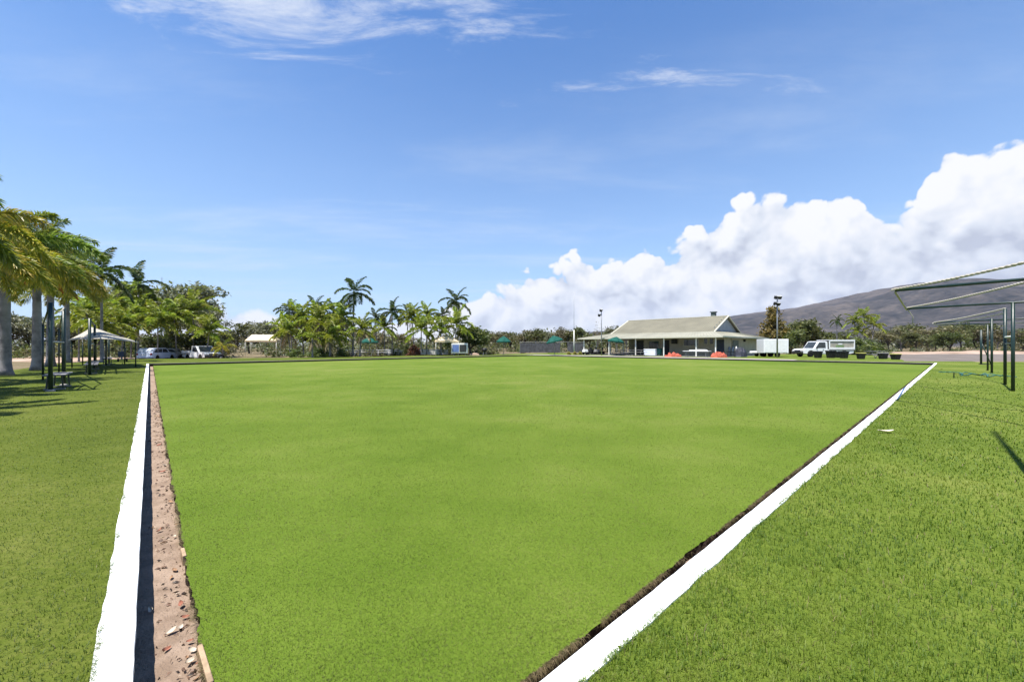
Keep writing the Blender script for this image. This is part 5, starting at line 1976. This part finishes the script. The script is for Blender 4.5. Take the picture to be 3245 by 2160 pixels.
# hose, stick and litter on the right lawn
t = thing('garden_hose', 'teal garden hose snaking over the right lawn by the green posts', 'hose', P(3100, 1188, 0))
b_ = P(3100, 1188, 0)
hpz = [(2975, 1179), (3010, 1179), (3040, 1181), (3052, 1186), (3045, 1190), (3060, 1189), (3085, 1184), (3105, 1189), (3120, 1183), (3132, 1188), (3128, 1194), (3140, 1192), (3160, 1189), (3186, 1192), (3230, 1195)]
pts = [P(x, y, 0) - b_ for x, y in hpz]
dense = []
for i in range(len(pts) - 1):
    for k in range(5):
        dense.append(pts[i].lerp(pts[i + 1], k / 5) + Vector((0, .03 * math.sin(i * 2.1 + k), .012)))
MB().tube(dense, .020, 6).build('tubing', M_TEAL, t, smooth=True)
dense2 = [P(x, y, 0) - b_ + Vector((0, 0, .03)) for x, y in ((3040, 1186), (3060, 1181), (3090, 1187), (3115, 1191), (3140, 1186), (3170, 1193))]
MB().tube(dense2, .018, 6).build('tubing', M_TEAL, t, smooth=True)
MB().tube([P(3023, 1180, 0) - b_, P(3023, 1180, .22) - b_], .02, 6).build('sprinkler_stake', M_BLACK, t)

def leaf_mesh(seed, L, W):
    rnd_ = random.Random(seed)
    mb_ = MB()
    n_ = 6
    vs, fs = [], []
    cu = rnd_.uniform(.1, .35)
    for k in range(n_ + 1):
        s_ = k / n_
        w_ = W * math.sin(math.pi * min(1, .06 + s_ * .92)) ** .8 / 2
        zc = cu * L * (s_ - .5) ** 2 * 2
        for q in (-1, 0, 1):
            vs.append(((s_ - .5) * L, q * w_ + rnd_.uniform(-.03, .03) * W, zc + abs(q) * W * .28 + .004))
    for k in range(n_):
        for q in range(2):
            fs.append((k * 3 + q, k * 3 + q + 1, (k + 1) * 3 + q + 1, (k + 1) * 3 + q))
    mb_.add(vs, fs)
    return mb_


def ditch_debris():
    """crumbs of soil, twigs and leaf bits on the left ditch floor"""
    rnd = np.random.default_rng(23)
    n_ = 900
    t_ = rnd.random(n_) ** 2.2 * .45
    a_, b_ = Q[0], Q[1]
    L = (b_ - a_).length
    tv = (b_ - a_).normalized()
    iv = Vector((tv.y, -tv.x))
    if iv.dot(cg - a_) < 0:
        iv = -iv
    w_ = .03 + .19 * np.sqrt(rnd.random(n_))
    x, y = a_.x + tv.x * t_ * L + iv.x * w_, a_.y + tv.y * t_ * L + iv.y * w_
    c = np.stack([x, y, np.full(n_, Z_DITCH + .008)], 1)
    sz = rnd.uniform(.002, .008, (n_, 1)) * (1 + t_[:, None] * 3)
    u = rnd.normal(0, 1, (n_, 3)) * np.array([1, 1, .35])
    w = rnd.normal(0, 1, (n_, 3)) * np.array([1, 1, .5])
    h = np.array([[0, 0, 1.0]])
    v = np.stack([c - u * sz, c + w * sz, c + u * sz, c - w * sz, c + h * sz * 1.2], 1).reshape(-1, 3)
    i_ = np.arange(n_)[:, None] * 5
    f = np.concatenate([i_ + np.array([[0, 1, 4]]), i_ + np.array([[1, 2, 4]]), i_ + np.array([[2, 3, 4]]), i_ + np.array([[3, 0, 4]])], 0)
    pal = np.array([(.05, .035, .025), (.16, .10, .06), (.30, .20, .13), (.50, .40, .28)])
    col = pal[rnd.integers(0, 4, n_)]
    o = link('ditch_debris', np_mesh('ditch_debris', v, f, np.repeat(col, 5, 0)), M_LEAF)
    tag(o, 'soil crumbs and leaf bits scattered on the left ditch floor', 'debris', kind='stuff')


ditch_debris()
M_DL = [mat('pale dry leaf', (0.66, 0.58, 0.46), 0.8, 0.15, 20), mat('brown dry leaf', (0.34, 0.20, 0.11), 0.8, 0.2, 20), mat('red brown dry leaf', (0.33, 0.13, 0.08), 0.8, 0.2, 20)]
lm = []
for s_ in range(9):
    me = leaf_mesh(s_, .075, .038).mesh('dry_leaf')
    me.materials.append(M_DL[s_ % 3])
    lm.append(me)
rnd = random.Random(31)
spots = [(478, 1932), (507, 1680), (560, 1660), (553, 1808), (562, 1885), (575, 1915), (585, 1955), (590, 2085), (610, 2060), (600, 2095), (640, 2130), (545, 1830), (540, 1590), (520, 1475), (515, 1495), (505, 1410), (625, 2150), (545, 2000), (570, 1990), (602, 2030), (492, 1290), (500, 1320), (552, 1700), (630, 2100), (523, 2060)]
for i, (x, y) in enumerate(spots):
    p = P(x, y, Z_DITCH + .012)
    if i == 0:
        p += Vector((.002, 0, 0))
    o = bpy.data.objects.new('dry_leaf', lm[(i * 2 + (i // 3)) % 9 if i else 0])
    COL.objects.link(o)
    o.location = p
    o.rotation_euler = (rnd.uniform(-.5, .5), rnd.uniform(-.4, .4), rnd.uniform(0, 6.28))
    s_ = rnd.uniform(.38, .68) if p.y < 4 else .9
    o.scale = (s_, s_, s_)
    tag(o, 'curled dry leaf lying on the sand of the left ditch', 'leaf', 'dry leaves in the left ditch')
o = bpy.data.objects.new('dry_leaf', lm[0])
COL.objects.link(o)
o.location = P(2808, 1367, .01)
o.scale = (3.2, 2.2, 1.2)
tag(o, 'large pale leaf lying alone on the right lawn', 'leaf')
for i, (x0, y0, x1, y1, lb) in enumerate(((640, 2040, 676, 2158, 'tan timber batten along the left edge of the green near the camera'), (655, 2165, 690, 2330, 'tan timber batten just below the frame at the left green edge'), (583, 1735, 590, 1760, 'short tan timber offcut at the left green edge'))):
    a, b = P(x0, y0, Z_GREEN + .005), P(x1, y1, Z_GREEN + .005)
    d = b - a
    o = MB().box((0, 0, 0), (d.length, .022, .07)).build('timber_batten', M_TIMBER, bevel=.004)
    o.location = (a + b) / 2 - Vector((.006, .006, .03))
    o.rotation_euler = (0, 0, math.atan2(d.y, d.x))
    tag(o, lb, 'batten', 'timber battens at the left green edge')
#@@END_OBJECTS

# ------------------------------------------------------------------ grass blades
def side_of(px_, py_, a, b):
    return (b.x - a.x) * (py_ - a.y) - (b.y - a.y) * (px_ - a.x)


def in_quad(px_, py_, q):
    s = [side_of(px_, py_, q[i], q[(i + 1) % 4]) for i in range(4)]
    s = np.stack(s)
    return np.all(s <= 0, 0) | np.all(s >= 0, 0)


def blades(name, label, n, rmin, rmax, keep, z, hgt, pal, seed, lean=.55, wmin=.0022, wk=.00085, hk=0.0):
    """grass blades, denser near the viewer's spot, thinning with distance"""
    rnd = np.random.default_rng(seed)
    r = np.exp(rnd.uniform(math.log(rmin), math.log(rmax), n))
    a = rnd.uniform(R(-58), R(58), n)
    x, y = r * np.sin(a), r * np.cos(a)
    k = keep(x, y) & (rnd.random(n) < np.clip((rmax - r) / (rmax * .75), 0, 1) ** 1.3)
    x, y, r = x[k], y[k], r[k]
    N = len(x)
    patch = noise2(x * .9, y * .9, seed, 4)
    fine = noise2(x * 7, y * 7, seed + 5, 3)
    clump = noise2(x * 16 / (1 + .12 * r), y * 16 / (1 + .12 * r), seed + 9, 2)
    h = hgt * (.55 + .9 * rnd.random(N)) * (.75 + .6 * fine) * (1 + hk * r)
    th = rnd.uniform(0, 6.283, N)
    d = np.stack([np.cos(th), np.sin(th)], 1)
    w = np.maximum(wmin, wk * r) * rnd.uniform(.7, 1.4, N)
    ln = lean * rnd.random(N) + .1
    b = np.stack([x, y, np.full(N, z)], 1)
    side = np.stack([-d[:, 1], d[:, 0], np.zeros(N)], 1)
    mid = b.copy()
    mid[:, :2] += d * (h * ln * .35)[:, None]
    mid[:, 2] += h * .62
    tip = b.copy()
    tip[:, :2] += d * (h * ln * 1.25)[:, None]
    tip[:, 2] += h * (1 - .35 * ln)
    v = np.stack([b - side * (w * .5)[:, None], b + side * (w * .5)[:, None], mid + side * (w * .42)[:, None], mid - side * (w * .42)[:, None], tip], 1)
    idx = np.arange(N)[:, None] * 5
    f = np.concatenate([idx + np.array([[0, 1, 2]]), idx + np.array([[0, 2, 3]]), idx + np.array([[3, 2, 4]])], 0)
    g = np.clip((patch - .5) * 1.6 + (clump - .5) * 1.1 + .5 + rnd.normal(0, .14, N), 0, 1)[:, None]
    p0, p1, p2 = (np.array(q) for q in pal)
    c = np.where(g < .5, p0 * (1 - 2 * g) + p1 * 2 * g, p1 * (2 - 2 * g) + p2 * (2 * g - 1))
    dry = rnd.random(N) < .035
    c[dry] = np.array([.25, .21, .09]) * rnd.uniform(.7, 1.2, (dry.sum(), 1))
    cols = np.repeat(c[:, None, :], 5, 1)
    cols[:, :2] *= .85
    o = link(name, np_mesh(name, v.reshape(-1, 3), f, cols.reshape(-1, 3)), M_BLADE)
    tag(o, label, 'grass', kind='stuff')
    return N


M_BLADE = blade_mat('grass blade')
OUT_IN = offset_quad(Q, [COP + .004] * 4)
OUT_FRINGE = offset_quad(Q, [COP - .012] * 4)
GRN_IN = offset_quad(GREEN, [-.004] * 4)
GRN_OUT = offset_quad(GREEN, [.02] * 4)
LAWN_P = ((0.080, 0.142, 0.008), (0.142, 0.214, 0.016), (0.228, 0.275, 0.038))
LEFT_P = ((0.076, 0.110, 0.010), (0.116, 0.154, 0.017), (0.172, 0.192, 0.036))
TURF_P = ((0.082, 0.128, 0.013), (0.130, 0.176, 0.025), (0.200, 0.222, 0.058))
right_side = lambda x, y: (~in_quad(x, y, OUT_FRINGE)) & (side_of(x, y, Q[0], Q[0] + Vector((1, .02))) < 1e9) & (x * EDGE_L.y - y * EDGE_L.x > -.5) & (x > -.2)
left_side = lambda x, y: (~in_quad(x, y, OUT_FRINGE)) & (x < -.2)
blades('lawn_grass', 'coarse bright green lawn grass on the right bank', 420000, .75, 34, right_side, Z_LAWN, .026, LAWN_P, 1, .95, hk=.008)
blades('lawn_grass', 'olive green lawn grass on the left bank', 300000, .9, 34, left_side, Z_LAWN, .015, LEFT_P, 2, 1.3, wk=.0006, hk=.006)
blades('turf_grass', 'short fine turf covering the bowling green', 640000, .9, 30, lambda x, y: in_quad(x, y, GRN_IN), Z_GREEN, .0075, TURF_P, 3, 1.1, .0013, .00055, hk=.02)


def fringe(name, label, a, b, n, seed, inward, z, length, pal, tmax):
    """ragged grass and dry runners hanging over an edge"""
    rnd = np.random.default_rng(seed)
    t_ = rnd.random(n) ** 2.4 * tmax
    L = (b - a).length
    tv = (b - a).normalized()
    x, y = a.x + tv.x * t_ * L, a.y + tv.y * t_ * L
    r = np.hypot(x, y)
    clump = noise2(t_ * L * 6, t_ * 0, seed, 3)
    k = rnd.random(n) < np.clip((clump - .34) * 3.0, .05, 1)
    x, y, r, n = x[k], y[k], r[k], int(k.sum())
    sp = rnd.uniform(-.01, .012, n)
    x, y = x - inward.x * sp, y - inward.y * sp
    h = length * rnd.uniform(.4, 1.25, n)
    w = np.maximum(.0022, .0009 * r)
    b0 = np.stack([x, y, np.full(n, z)], 1)
    along = rnd.normal(0, .6, n)
    mid = b0 + np.stack([inward.x * h * .5 + tv.x * along * h, inward.y * h * .5 + tv.y * along * h, h * rnd.uniform(.05, .35, n)], 1)
    tip = b0 + np.stack([inward.x * h + tv.x * along * h * 1.7, inward.y * h + tv.y * along * h * 1.7, -h * rnd.uniform(-.1, .9, n)], 1)
    s_ = np.stack([np.full(n, tv.x), np.full(n, tv.y), np.zeros(n)], 1) * w[:, None] * .5
    v = np.stack([b0 - s_, b0 + s_, mid + s_, mid - s_, tip], 1)
    idx = np.arange(n)[:, None] * 5
    f = np.concatenate([idx + np.array([[0, 1, 2]]), idx + np.array([[0, 2, 3]]), idx + np.array([[3, 2, 4]])], 0)
    g = rnd.random((n, 1))
    p0, p1, p2 = (np.array(q) for q in pal)
    c = np.where(g < .5, p0 * (1 - 2 * g) + p1 * 2 * g, p1 * (2 - 2 * g) + p2 * (2 * g - 1))
    o = link(name, np_mesh(name, v.reshape(-1, 3), f, np.repeat(c, 5, 0)), M_BLADE)
    tag(o, label, 'grass', kind='stuff')


def perp_in(a, b):
    t_ = (b - a).normalized()
    n_ = Vector((-t_.y, t_.x))
    return n_ if n_.dot(cg - a) > 0 else -n_


DRY_P = ((0.09, 0.085, 0.03), (0.20, 0.16, 0.07), (0.40, 0.32, 0.18))
fringe('edge_runner', 'dry grass runners hanging over the right edge of the green', GREEN[0], GREEN[3], 9000, 11, -perp_in(GREEN[0], GREEN[3]), Z_GREEN, .035, DRY_P, .6)
fringe('edge_runner', 'dry grass runners over the left edge of the green', GREEN[0], GREEN[1], 7000, 12, -perp_in(GREEN[0], GREEN[1]), Z_GREEN, .03, DRY_P, .6)
fringe('edge_grass', 'green lawn runners creeping over the right white coping', OUTER[0], OUTER[3], 5000, 13, perp_in(OUTER[0], OUTER[3]), .003, .030, LAWN_P, .5)
fringe('edge_grass', 'olive lawn runners creeping over the left white coping', OUTER[0], OUTER[1], 4000, 14, perp_in(OUTER[0], OUTER[1]), .003, .028, LEFT_P, .5)

# ------------------------------------------------------------------ the air
M_HAZE = bpy.data.materials.new('haze air')
M_HAZE.use_nodes = True
hn = NT(M_HAZE.node_tree)
hn.n.clear()
ho = hn.node('ShaderNodeOutputMaterial')
hv = hn.node('ShaderNodeVolumePrincipled')
hv.inputs['Color'].default_value = (0.72, 0.80, 1.0, 1)
hv.inputs['Density'].default_value = 0.000042
hv.inputs['Anisotropy'].default_value = 0.2
hn.l.new(hv.outputs[0], ho.inputs['Volume'])
o = MB().box((0, 0, 430), (18200, 18200, 863)).build('haze', M_HAZE)
tag(o, 'thin blue haze in the air over the plain', 'haze', kind='stuff')
